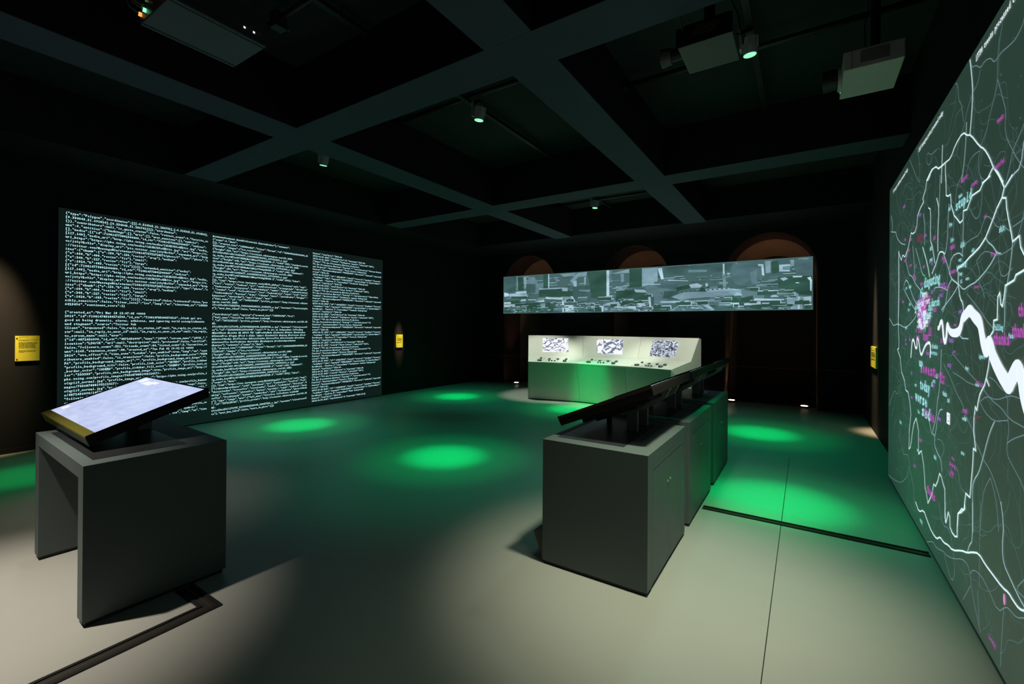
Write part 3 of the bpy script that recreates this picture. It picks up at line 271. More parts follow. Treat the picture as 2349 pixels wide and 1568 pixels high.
# ---------------------------------------------------------------- glyphs
def glyph_cache(chars):
    cu = bpy.data.curves.new('glyph_tmp', 'FONT'); cu.size = 1; cu.resolution_u = 1; cu.offset = 0.030
    o = bpy.data.objects.new('glyph_tmp', cu); col.objects.link(o)
    cache = {}
    for ch in chars:
        cu.body = ch; dg = bpy.context.evaluated_depsgraph_get(); dg.update()
        me = o.evaluated_get(dg).to_mesh()
        v = np.empty(len(me.vertices)*3); me.vertices.foreach_get('co', v); v = v.reshape(-1, 3)[:, :2]
        f = [tuple(p.vertices) for p in me.polygons]
        o.evaluated_get(dg).to_mesh_clear()
        if len(v): cache[ch] = (v.copy(), f)
    bpy.data.objects.remove(o); bpy.data.curves.remove(cu)
    return cache
ALL = ''.join(chr(c) for c in range(33, 127))
GL = glyph_cache(ALL)
CAP = GL['H'][0][:, 1].max()
def mono(lines, adv, pitch, cap, fill=0.62):
    """text in a fixed grid: returns 2-D vertices (x right, y up) from the first line's baseline, and faces"""
    V = []; F = []; n = 0; s = cap/CAP
    for r, line in enumerate(lines):
        for c, ch in enumerate(line):
            if ch not in GL: continue
            v, f = GL[ch]; w = v[:, 0].max()-v[:, 0].min(); mid = (v[:, 0].max()+v[:, 0].min())/2
            sx = s*1.0
            if w*sx > adv*0.86: sx = adv*0.86/w
            elif ch.isalnum() and w*sx < adv*fill*0.85 and ch not in 'il1jI': sx = adv*fill/w
            p = np.empty_like(v); p[:, 0] = (v[:, 0]-mid)*sx + (c+0.5)*adv; p[:, 1] = v[:, 1]*s - r*pitch
            V.append(p); F += [tuple(i+n for i in g) for g in f]; n += len(p)
            if ch in 'il1I':
                x0, y0, t = (c+0.5)*adv, -r*pitch, cap*0.13
                V.append(np.array([(x0-adv*.34, y0), (x0+adv*.34, y0), (x0+adv*.34, y0+t), (x0-adv*.34, y0+t)])); F.append((n, n+1, n+2, n+3)); n += 4
            if ch == '0':
                x0, y0 = (c+0.5)*adv, -r*pitch+cap*0.5
                V.append(np.array([(x0-adv*.12, y0-cap*.22), (x0-adv*.02, y0-cap*.22), (x0+adv*.12, y0+cap*.22), (x0+adv*.02, y0+cap*.22)])); F.append((n, n+1, n+2, n+3)); n += 4
    return (np.concatenate(V) if V else np.zeros((0, 2))), F
def flat_mesh(name, V3, F, m, parent, loc=None):
    if loc is not None: V3 = V3-np.array(loc)
    me = bpy.data.meshes.new(name); me.from_pydata(V3.tolist(), [], F); me.update(); me.materials.append(M[m])
    o = bpy.data.objects.new(name, me); col.objects.link(o); o.parent = parent
    return o
# planes of the two side screens: text on the left one runs towards +Y, on the right one towards -Y
SXL, SXR = -7.665, 0.70
def on_left(V, y0, z0): return np.stack([np.full(len(V), SXL+0.002), y0+V[:, 0], z0+V[:, 1]], 1)
def on_right(V, y0, z0, x=SXR-0.002): return np.stack([np.full(len(V), x), y0-V[:, 0], z0+V[:, 1]], 1)

COL1 = r'''{"type":"Polygon","coordinates":[[[-0.510365,51.286702],[-0.510365,51.691824],
[0.334043,51.691824],[0.334043,51.286702]]]},"attributes":
{}},"contributors":null,"is_quote_status":false,"retweet_count":0,"favorite_co
unt":0,"entities":{"hashtags":[],"urls":[],"user_mentions":[],"symbols":
[],"media":[{"id":710814773802344400,"id_str":"710814773802344449","indices":
[117,140],"media_url":"http://pbs.twimg.com/media/Cd1SRU2WoAEROiv.jpg","media_
url_https":"https://pbs.twimg.com/media/Cd1SRU2WoAEROiv.jpg","url":"https://t.
co/jtOyVRvWIw","display_url":"pic.twitter.com/jtOyVRvWIw","expanded_url":"http
://twitter.com/MessageMia/status/710814775752728576/photo/1","type":"photo","s
izes":{"thumb":{"w":150,"h":150,"resize":"crop"},"medium":
{"w":600,"h":400,"resize":"fit"},"small":
{"w":340,"h":227,"resize":"fit"},"large":
{"w":1024,"h":683,"resize":"fit"}}}]},"extended_entities":{"media":
[{"id":710814773802344400,"id_str":"710814773802344449","indices":
[117,140],"media_url":"http://pbs.twimg.com/media/Cd1SRU2WoAEROiv.jpg","media_
url_https":"https://pbs.twimg.com/media/Cd1SRU2WoAEROiv.jpg","url":"https://t.
co/jtOyVRvWIw","display_url":"pic.twitter.com/jtOyVRvWIw","expanded_url":"http
://twitter.com/MessageMia/status/710814775752728576/photo/1","type":"photo","s
izes":{"thumb":{"w":150,"h":150,"resize":"crop"},"medium":
{"w":600,"h":400,"resize":"fit"},"small":
{"w":340,"h":227,"resize":"fit"},"large":
{"w":1024,"h":683,"resize":"fit"}}}]},"favorited":false,"retweeted":false,"pos
sibly_sensitive":false,"filter_level":"low","lang":"en","timestamp_ms":"145830
6423496","sentiment_score":2}

{"created_at":"Fri Mar 18 13:07:05 +0000
2016","id":710814785680576500,"id_str":"710814785680576513",,black ppl are
good at being dramatic, slaves, athletes, and ignoring world accomplishments
and stagnant","source":"Twitter Web
Client","truncated":false,"in_reply_to_status_id":null,"in_reply_to_status_id_
str":null,"in_reply_to_user_id":null,"in_reply_to_user_id_str":null,"in_reply_
to_screen_name":null,"user":
{"id":4872436090,"id_str":"4872436090","name":"J4V41","screen_name":"J4V41_","
location":"LDN/UK","url":null,"description":null,"protected":false,"verified":
false,"followers_count":551,"friends_count":84,"listed_count":3,"favourites_co
unt":6165,"statuses_count":88,"created_at":"Tue Feb 02 19:02:12 +0000
2016","utc_offset":0,"time_zone":"London","geo_enabled":true,"lang":"en","cont
ributors_enabled":false,"is_translator":false,"profile_background_color":"F5F8
FA","profile_background_image_url":"","profile_background_image_url_https":"",
"profile_background_tile":false,"profile_link_color":"2B7BB9","profile_sidebar
_border_color":"C0DEED","profile_sidebar_fill_color":"DDEEF6","profile_text_co
lor":"333333","profile_use_background_image":true,"profile_image_url":"http://
pbs.twimg.com/profile_images/705687888193212417/-
oCqyli9_normal.jpg","profile_image_url_https":"https://pbs.twimg.com/profile_i
mages/705687888193212417/-
oCqyli9_normal.jpg","profile_banner_url":"https://pbs.twimg.com/profile_banner
s/4872436090/1457701400","default_profile":true,"default_profile_image":false,
"following":null,"follow_request_sent":null,"notifications":null},"geo":null,"
coordinates":null,"place":{"id":"457b4814b4240d87","url":"https://api.twitter.
/geo/id/457b4814b4240d87.json","place_type":"city","name":"London","bounding_box":
{"type":"Polygon","coordinates":[[[-0.187894,51.483718],[-0.187894,51.522161],
[-0.109978,51.522161],[-0.109978,51.483718]]]},"attributes":
{}},"contributors":null,"is_quote_status":false,"retweet_count":0,"favorite_co
unt":0,"entities":{"hashtags":[],"urls":[],"user_mentions":[],"symbols":
[]},"favorited":false,"retweeted":false,"filter_level":"low","lang":"en","time
stamp_ms":"1458306425496"}'''.split('\n')
IMG = r'''{"height":320,"url":"https://scontent.cdninstagram.com/t51.2885-
15/s320x320/e35/%s_%s_n.jpg?
ig_cache_key=MTI%s%%3D%%3D.2","width":320},"standard_resolu
tion":{"height":640,"url":"https://scontent.cdninstagram.com/t51.2885-
15/s640x640/sh0.08/e35/%s_%s_n.jpg?
ig_cache_key=MTI%s%%3D%%3D.2","width":640},"thumbnail":
{"height":150,"url":"https://scontent.cdninstagram.com/t51.2885-
15/s150x150/e35/%s_%s_n.jpg?
ig_cache_key=MTI%s%%3D%%3D.2","width":150}},"likes":'''
def img(a, b, c): return IMG % (a, b, c, a, b, c, a, b, c)
COL2 = (r'''#comment4comment #cashfollowtrain #justinbieber"},"comments":
{"count":0,"data":
[]},"created_time":"1458306420","filter":"Normal","id":"1208684213650419506_30
46293684","images":{"low_resolution":
''' + img('10453677', '1106383359413411_1979136863', 'wODY4NDMxMzY1MDQxOTUwNg') + r'''
{"count":0,"data":
[]},"link":"https://www.instagram.com/p/BDGG_q4uPsy/","location":null,"tags":
["riri","styles","fashion","art","cashfollowtrain","arianagrande","chrisbrown"
,"fashionista","mileycyrus","kimkardashian","tumblr","hiphop","comment4comment
","london","ootd","follow4follow","love","fashionkilla","style","look","paris"
,"fashiondaily","beyonce","drake","rihanna","music","justinbieber","blogger","
kanyewest","amsterdam"],"type":"image","user":
{"full_name":"jd","id":"3046293684","profile_picture":"http://scontent.cdninst
agram.com/t51.2885-
19/s150x150/12825786_749301865205291_56433079_a.jpg","username":"facetiouslyfu
n"},"user_has_liked":false,"users_in_photo":[]}

{"attribution":null,"caption":{"created_time":"1458306423","from":
{"full_name":"OliveTree CoffeeHouse London##
","id":"2072135162","profile_picture":"http://scontent.cdninstagram.com/t51.28
85-
19/s150x150/1171995_217309825286048_228437286_a.jpg","username":"olivetreecoff
ee"},"id":"1208684341169916948","text":"* We are an Independent CoffeeShop
#EastSheen #London ## #SW14 7NX \n#FreshlyMade #Ciabatta #Panini #Sandwiches
#GlutenFree #Vegan #Food & #Cake \n#art #londonlife #baking #Delicious #food
#photooftheday #CoffeeTime #thisislondon #lovecoffee #Ilovelondon #freefrom
#instacoffee #coffeehouse #mortlake #Roehampton #richmonduponthames
#barnes"},"comments":{"count":0,"data":
[]},"created_time":"1458306423","filter":"Normal","id":"1208684235504478424_20
72135162","images":{"low_resolution":
''' + img('12822301', '1602023670727876_1030013661', 'wODY4NDMzNTU4NDQ3ODQyNA') + r'''
{"count":0,"data":
[]},"link":"https://www.instagram.com/p/BDGGUA3CguZYf","location":null,"tags":
["richmonduponthames","sw14","eastsheen","art","londonlife","freefrom","food",
"thisislondon","lovecoffee","ilovelondon","london","roehampton","delicious","b
aking","coffeetime","glutenfree","barnes","mortlake","vegan","ciabatta","insta
coffee","freshlymade","panini","sandwiches","cake","coffeehouse","photoofthada
y"],"type":"image","user":{"full_name":"OliveTree CoffeeHouse London##
","id":"2072135162","profile_picture":"http://scontent.cdninstagram.com/t51.28
85-
19/s150x150/1171995_217309825286048_228437286_a.jpg","username":"olivetreecoff
ee"},"user_has_liked":false,"users_in_photo":[]}''').split('\n')
def pred(loc, dest, nap, t, t2, no, idn, line, stat, live, towards, veh, plat):
    return [r'{"$type":"Tfl.Api.Presentation.Entities.Prediction,', r'Tfl.Api.Presentation.Entities","bearing":"","currentLocation":"%s' % loc,
     '%s","destinationName":"%s Underground' % (plat, dest), 'Station","destinationNaptanId":"%s","direction":"outbound","expectedA' % nap, 'rrival":"2016-03-',
     '18T%s","id":"%s","lineId":"%s","lineName":"%s"' % (t, idn, line.lower(), line), ',"modeName":"tube","naptanId":"%s","operationType":1,"platformName":"' % nap[::-1],
     'Northbound - Platform %s","stationName":"%s Underground' % (no, stat), 'Station","timeToLive":"2016-03-', '18T%s","timeToStation":%s,"timestamp":"2016-03-' % (t, live),
     '18T%s","towards":"%s","vehicleId":"%s"},' % (t2, towards, veh)]
COL3 = ['Station","timeToLive":"2016-03-', '18T13:06:53.4342","timeToStation":27,"timestamp":"2016-03-', '18T13:06:26.4342","towards":"Walthamstow Central","vehicleId":"234"},'] \
 + pred('Between Brixton', 'Seven Sisters', '940GZZLUSVS', '13:06:53.5112', '13:06:26.5112', '1', '-389668717', 'Victoria', 'Stockwell', '26', 'Seven Sisters', '254', 'and Stockwell') \
 + pred('Approaching', 'Walthamstow Central', '940GZZLUWWL', '13:06:53.5552', '13:06:26.5552', '1', '-2066827591', 'Victoria', 'Vauxhall', '26', 'Walthamstow Central', '235', 'Vauxhall') \
 + pred('At', 'Seven Sisters', '940GZZLUSVS', '13:06:27.1272', '13:06:27.1272', '3', '-1558619401', 'Victoria', 'Victoria', '0', 'Seven Sisters', '212', 'Platform') \
 + pred('At', 'Brixton', '940GZZLUBXN', '13:06:27.4962', '13:06:27.4962', '1', '-1502173767', 'Victoria', 'Walthamstow Central', '0', 'Brixton', '241', 'Platform') \
 + pred('At', 'Waterloo', '940GZZLUWLO', '13:06:33.8142', '13:06:33.8142', 'B', '-1602380912', 'Waterloo', 'Bank', '0', 'Waterloo', '501', 'Platform')
COL3 = COL3[:57]
COL3[-1] = COL3[-1].rstrip(',')+'])'

# ---------------------------------------------------------------- left screen
ls = thing('projection_screen', (-7.66, 4.07, 0.0), 'tall wide screen filled with three columns of pale cyan code', 'projection screen')
lo = (-7.66, 4.07, 0.0)
MB().box(XL+0.022, SXL, 1.556, 6.59, 0.015, 2.93).build('panel', 'screen_l', ls, loc=None).location = (-lo[0], -lo[1], -lo[2])
ADV, PITCH, CAPH = 0.0205, 0.0491, 0.0275
for lines, y0, z0, adv in ((COL1, 1.616, 2.865, 0.0203), (COL2, 3.262, 2.862, 0.0203), (COL3, 4.943, 2.838, 0.0206)):
    V, F = mono([l[:80] for l in lines], adv, PITCH if lines is not COL2 else 0.0482, CAPH)
    flat_mesh('text_column', on_left(V, y0, z0), F, 'text_l', ls, lo)

# ---------------------------------------------------------------- right screen (map)
rs = thing('projection_screen', (0.77, 3.3, 0.0), 'large screen with white street map, wide river and coloured words', 'projection screen')
ro = (0.77, 3.3, 0.0)
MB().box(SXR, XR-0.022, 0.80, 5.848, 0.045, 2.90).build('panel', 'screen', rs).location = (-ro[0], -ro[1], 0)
MB().box(SXR+0.02, XR-0.022, 0.80, 5.84, 0.0, 0.045).build('base', 'black', rs).location = (-ro[0], -ro[1], 0)
def strip(pts, w, x=SXR-0.002):
    """ribbon of constant width along a polyline of (y, z)"""
    P = [Vector(p) for p in pts]; V = []; F = []
    for i, p in enumerate(P):
        a = (p-P[i-1]).normalized() if i else (P[1]-P[0]).normalized()
        b = (P[i+1]-p).normalized() if i < len(P)-1 else a
        t = (a+b); t = t.normalized() if t.length > 1e-4 else a
        n = Vector((-t.y, t.x)); c = max(0.5, n.dot(Vector((-a.y, a.x))))
        wi = w[i] if isinstance(w, list) else w; V += [(x, *(p+n*wi/2/c)), (x, *(p-n*wi/2/c))]
    for i in range(len(P)-1): F.append((2*i, 2*i+1, 2*i+3, 2*i+2))
    return V, F
def jitter(pts, amp, rnd, step=0.06):
    out = [pts[0]]
    for a, b in zip(pts, pts[1:]):
        d = math.hypot(b[0]-a[0], b[1]-a[1]); n = max(1, int(d/step))
        for i in range(1, n): t = i/n; out.append((a[0]+(b[0]-a[0])*t+rnd.uniform(-amp, amp), a[1]+(b[1]-a[1])*t+rnd.uniform(-amp, amp)))
        out.append(b)
    return out
def smooth(pts):
    o = [pts[0]]
    for a, b in zip(pts, pts[1:]): o += [(a[0]*.75+b[0]*.25, a[1]*.75+b[1]*.25), (a[0]*.25+b[0]*.75, a[1]*.25+b[1]*.75)]
    return o+[pts[-1]]
rnd = random.Random(5)
bins = {'line_b': ([], []), 'line_m': ([], []), 'line_d': ([], []), 'line_f': ([], []), 'white_t': ([], [])}
def addto(key, vf):
    V, F = bins[key]; n = len(V); V += vf[0]; F += [tuple(i+n for i in f) for f in vf[1]]
def extend(pts):
    # the drawing runs on past the last traced point towards the screen's near end
    out = list(pts)
    for end in (0, 1):
        if end == 0: out.reverse()
        if out[-1][0] < 2.62 and len(out) > 1:
            y, z = out[-1]; a = math.atan2(z-out[-2][1], y-out[-2][0])
            if math.cos(a) > 0.2: a = math.pi-a
            for s in range(26):
                a += rnd.gauss(0, 0.35); a = math.pi+max(-1.1, min(1.1, (a-math.pi+math.pi) % (2*math.pi)-math.pi))
                y += 0.08*math.cos(a); z += 0.08*math.sin(a)
                if y < 0.86 or not 0.08 < z < 2.86: break
                out.append((y, z))
        if end == 0: out.reverse()
    return out
rivers = [p for w, p in ROADS if w >= 26]
addto('white_t', strip(smooth(smooth(rivers[0])), 0.020, SXR-0.003))
rp = []; rw = []
for r in rivers[1:]:
    for p in (r[:-1] if r is rivers[-2] else r):
        if not rp or math.hypot(p[0]-rp[-1][0], p[1]-rp[-1][1]) > 0.03: rp.append(p)
for p in rp: rw.append(0.020+0.062*min(1, max(0, (3.95-p[0])/1.1)))
q_ = extend(rp); rw += [0.085]*(len(q_)-len(rw)); rp = q_
for _ in range(2):
    rw = [rw[0]]+[v for a, b in zip(rw, rw[1:]) for v in (a*.75+b*.25, a*.25+b*.75)]+[rw[-1]]; rp = smooth(rp)
addto('white_t', strip(rp, rw, SXR-0.003))
for w, pts in ROADS:
    if w >= 26: continue
    pts = extend(pts)
    if w >= 18: addto('line_b', strip(jitter(pts, 0.006, rnd), w/1000*0.45, SXR-0.0028))
    elif w >= 14: addto('line_b', strip(smooth(pts), w/1000*0.55, SXR-0.0026))
    elif w >= 11: addto('line_m', strip(smooth(jitter(pts, 0.006, rnd, 0.1)), w/1000*0.5, SXR-0.0024))
    else: addto('line_d', strip(smooth(jitter(pts, 0.006, rnd, 0.1)), w/1000*0.5, SXR-0.0022))
# minor streets: denser towards the city centre
for i in range(480):
    if rnd.random() < 0.6: y, z = rnd.gauss(4.35, 0.85), rnd.gauss(1.5, 0.6)
    else: y, z = rnd.uniform(0.9, 5.8), rnd.uniform(0.1, 2.85)
    a = rnd.uniform(0, 2*math.pi); pts = [(y, z)]
    for s in range(rnd.randint(3, 14)):
        a += rnd.gauss(0, 0.5); y += 0.07*math.cos(a); z += 0.07*math.sin(a)
        if not (0.82 < y < 5.83 and 0.07 < z < 2.88): break
        pts.append((y, z))
    if len(pts) > 2 and 0.82 < pts[0][0] < 5.83 and 0.07 < pts[0][1] < 2.88:
        addto('line_f', strip(smooth(pts), rnd.uniform(0.002, 0.0045), SXR-0.0018))
# specks of small villages
for i in range(160):
    y, z = rnd.uniform(1.0, 3.9), rnd.uniform(0.1, 2.8); a = rnd.uniform(0.003, 0.012); b = rnd.uniform(0.004, 0.014)
    addto('line_f', ([(SXR-0.0016, y, z), (SXR-0.0016, y+a, z+b*.3), (SXR-0.0016, y+a*.8, z+b), (SXR-0.0016, y-a*.3, z+b*.7)], [(0, 1, 2, 3)]))
for key, nm in (('white_t', 'river'), ('line_b', 'boundary_line'), ('line_m', 'major_roads'), ('line_d', 'minor_roads'), ('line_f', 'side_streets')):
    V, F = bins[key]; flat_mesh(nm, np.array(V), F, key, rs, ro)
CM = {'c': 'cyan_t', 'm': 'mag_t', 'v': 'vio_t', 'd': 'dark_t', 'w': 'white_t'}
def word(name, t, c, y, z, width, cap, x):
    V, F = mono([t], width/len(t), 0.05, cap*1.35, 0.8)
    return flat_mesh(name, on_right(V, y, z, x), F, CM[c], rs, ro)
for i, (t, c, y, z, width, cap) in enumerate(WORDS): word('word', t, c, y, z, width, cap, SXR-0.004-0.00005*i)
SEEN = ['thanks', 'sad', 'free', 'love', 'shit', 'great', 'crazy', 'funny', 'worse', 'ill', 'sort']
for i, (c, y, z) in enumerate(SMALL):
    t = SEEN[i % len(SEEN)]; s = 0.020 if y > 3.5 else 0.014
    word('word', t, c, y+len(t)*s*0.25, z, len(t)*s*0.8, s*1.1, SXR-0.004)
V0 = {}; 
for i in range(95):
    c = rnd.choice('mmmvwwwc'); t = rnd.choice(SEEN); s = rnd.uniform(0.018, 0.05)
    V, F = mono([t], s*0.7, 0.05, s*1.3, 0.8); Q = on_right(V, rnd.gauss(4.30, 0.10), rnd.gauss(1.585, 0.075), SXR-0.0045-0.00003*i)
    V0.setdefault(c, ([], [])); n = len(V0[c][0]); V0[c][0].extend(Q.tolist()); V0[c][1].extend(tuple(k+n for k in f) for f in F)
for c in V0: tag(flat_mesh('word_cluster', np.array(V0[c][0]), V0[c][1], CM[c], rs, ro), kind='stuff')
for t, y, z, w in HEADERS:
    n = 22 if t.startswith('17730') else len(t)
    c0 = 0
    for wd in t.split():
        V, F = mono([wd], w/n, 0.05, 0.030, 0.75); flat_mesh('headline_word', on_right(V, y-c0*w/n, z, SXR-0.003), F, 'white_t', rs, ro); c0 += len(wd)+1
mk = MB().box(SXR-0.004, SXR-0.002, 3.553, 3.563, 0.955, 1.02).box(SXR-0.004, SXR-0.002, 3.60, 3.61, 0.955, 1.02).box(SXR-0.004, SXR-0.002, 3.563, 3.60, 0.955, 0.968).box(SXR-0.004, SXR-0.002, 3.563, 3.60, 1.005, 1.02).box(SXR-0.004, SXR-0.002, 3.575, 3.588, 0.975, 1.0)
mk.build('map_symbol', 'white_t', rs, loc=None).location = (-ro[0], -ro[1], 0)
ov = MB(); ov.flat = True; ov.add([(SXR-0.003, 2.692+0.0125*math.cos(a), 0.383+0.024*math.sin(a)) for a in [i*math.pi/10 for i in range(20)]], [tuple(range(20))])
ov.build('map_symbol', emi('projected_pink', (0.75, 0.30, 0.60), 0.8), rs).location = (-ro[0], -ro[1], 0)

# ---------------------------------------------------------------- hanging panorama screen
ho = (-3.3, 9.87, 1.86)
hs = thing('panorama_screen', ho, 'long narrow hanging screen showing a grey aerial view of city blocks', 'projection screen')
MB().box(-6.72, 0.115, 9.85, 9.90, 1.862, 2.835).build('panel', emi('panorama_ground', (0.06, 0.125, 0.13), 1.0, (0.1, 0.1, 0.1)), hs, loc=None).location = tuple(-c for c in ho)
MB().box(0.105, 0.12, 9.846, 9.90, 1.855, 2.84).build('edge_strip', 'metal', hs).location = tuple(-c for c in ho)
for x in (-4.66, -1.95): MB().tube([(x-ho[0], 9.89-ho[1], 2.83-ho[2]), (x-ho[0], 9.89-ho[1], ZB+0.03-ho[2])], 0.004, 6).build('hanging_wire', 'pipe', hs)
LV = [(0.018, 0.06, 0.045), (0.03, 0.085, 0.065), (0.05, 0.11, 0.11), (0.075, 0.15, 0.165), (0.11, 0.20, 0.23), (0.15, 0.26, 0.30), (0.20, 0.33, 0.39), (0.29, 0.44, 0.53), (0.40, 0.57, 0.66), (0.52, 0.68, 0.74)]
lm = []
for n_, c in zip('abcdefghij', LV):
    m_ = picture_mat('panorama_tone_' + n_, tuple(v*0.62 for v in c), tuple(min(1, v*1.30) for v in c), 1.6, 0, 1.0, (1, 1, 2.2), 0.22)
    lm.append(m_)
pv, pf, pm = [], [], []
def pquad(l, pts, d):
    n = len(pv); pv.extend((x-ho[0], 9.85-d-ho[1], z-ho[2]) for x, z in pts); pf.append(tuple(range(n, n+len(pts)))); pm.append(l)
rr = random.Random(11)
# distant rows of blocks
for i in range(330):
    x = rr.uniform(-6.7, 0.0); z = rr.uniform(1.88, 2.55) if i > 120 else rr.uniform(2.3, 2.78); w = rr.uniform(0.03, 0.30); h = rr.uniform(0.008, 0.04)
    top = 2.82
    if z+h > top or x+w > 0.1: continue
    pquad(rr.choice((1, 2, 3, 3, 4)), [(x, z), (x+w, z), (x+w, z+h), (x, z+h)], 0.0006+i*1e-6)
    if rr.random() < 0.6: pquad(rr.choice((6, 7, 7, 8)), [(x, z+h), (x+w, z+h), (x+w+.01, z+h+0.009), (x+.02, z+h+0.009)], 0.001+i*1e-6)
for i, (l, pts) in enumerate(CITY): pquad(l, pts, 0.0016+i*1.2e-5)
# blocks in front: dark face, pale roof line and a pale side
for i in range(75):
    x = rr.uniform(-6.65, -0.15); z = 1.885+abs(rr.gauss(0, 0.13)); w = rr.uniform(0.08, 0.34); h = rr.uniform(0.02, 0.075)
    if x+w > 0.07 or z+h > 2.5 or (-2.75 < x < -1.1 and z > 2.08): continue
    d = 0.0029+i*4e-6-z*1e-4; t = rr.uniform(.006, .014)
    pquad(rr.choice((1, 1, 2, 3)), [(x, z), (x+w, z), (x+w, z+h), (x, z+h)], d)
    pquad(rr.choice((7, 8, 8, 9)), [(x, z+h), (x+w, z+h), (x+w+.012, z+h+t), (x+.02, z+h+t)], d)
    if rr.random() < .6: pquad(rr.choice((6, 7, 8)), [(x+w, z), (x+w+.015, z), (x+w+.015, z+h+t), (x+w, z+h)], d)
    if rr.random() < .4: pquad(1, [(x+w*.3, z+h), (x+w*.55, z+h), (x+w*.55, z+h+.02), (x+w*.3, z+h+.02)], d+1e-6); pquad(8, [(x+w*.3, z+h+.02), (x+w*.57, z+h+.02), (x+w*.57, z+h+.026), (x+w*.31, z+h+.026)], d+1e-6)
for i in range(170):
    x = rr.uniform(-6.7, 0.0); z = 1.88+abs(rr.gauss(0, 0.10)); w = rr.uniform(0.03, 0.16); h = rr.uniform(0.008, 0.03)
    if x+w > 0.09: continue
    pquad(rr.choice((1, 2, 7, 8, 8, 5)), [(x, z), (x+w, z), (x+w, z+h*.5), (x, z+h*.5)], 0.003+i*1e-6)
for k in range(17): pquad(2, [(-2.62+k*0.085, 2.235+k*0.004), (-2.585+k*0.085, 2.235+k*0.004), (-2.585+k*0.085, 2.26+k*0.004), (-2.62+k*0.085, 2.26+k*0.004)], 0.0035)
me = bpy.data.meshes.new('city_picture'); me.from_pydata(pv, [], pf); me.update()
for m_ in lm: me.materials.append(m_)
for p, l in zip(me.polygons, pm): p.material_index = l
o = bpy.data.objects.new('city_picture', me); col.objects.link(o); o.parent = hs
# ---------------------------------------------------------------- desks
# local frame: user side -y, cabinet doors +y, origin on the floor at the middle of the user-side edge
def make_desk(W, D, H, loc, rz, label, group, footrest=True):
    t = thing('touchscreen_desk', loc, label, 'desk', rz, group)
    w = W/2; th = 0.095; tt = 0.075
    MB().prism([(-w, .022), (-w+th, .022), (-w+th, H-tt), (w-th, H-tt), (w-th, .022), (w, .022), (w, H), (-w, H)], 'y', 0, D).build('desk_body', 'desk', t, bevel=0.002)
    for s in (-1, 1):
        x0, x1 = (-w, -w+th) if s < 0 else (w-th, w)
        MB().box(x0+0.012, x1-0.012, 0.012, D-0.015, 0, 0.022).build('plinth_strip', 'black', t)
    # cabinet at the back
    cy = D-0.24
    MB().box(-w+th, w-th, cy, cy+0.015, 0.022, H-tt).build('back_panel', 'deskin', t)
    MB().box(-w+th, w-th, D-0.03, D-0.02, 0.022, H-tt).build('cabinet_lining', 'black', t)
    MB().box(-w+th, w-th, cy+0.015, D-0.015, 0, 0.022).build('plinth_strip', 'black', t)
    g = 0.004; dz0, dz1 = 0.025, H-tt-0.03; dx = w-th+0.03
    MB().box(-w+th, w-th, D-0.02, D, dz1, H-tt).build('cabinet_rail', 'desk', t)
    for s in (-1, 1):
        a, b = (-w+th+g, -g/2) if s < 0 else (g/2, w-th-g)
        d = MB().box(a, b, D-0.019, D-0.0005, dz0, dz1-g).build('door', 'desk', t, bevel=0.0015)
        kx = -0.03 if s < 0 else 0.03
        MB().tube([(kx, D-0.002, 0.53), (kx, D+0.004, 0.53)], 0.008, 14).build('lock', 'brass', d)
    if footrest:
        MB().prism([(-0.01, 0.02), (-0.075, 0.18), (0.0, 0.215), (0.0, 0.02)], 'x', -w+0.20, w-0.02).build('footrest', 'deskin', t)
    # black inset on the top
    MB().box(-w+0.10, w-0.10, 0.055, D-0.175, H-0.001, H+0.002).build('inset_panel', 'inset', t)
    return t
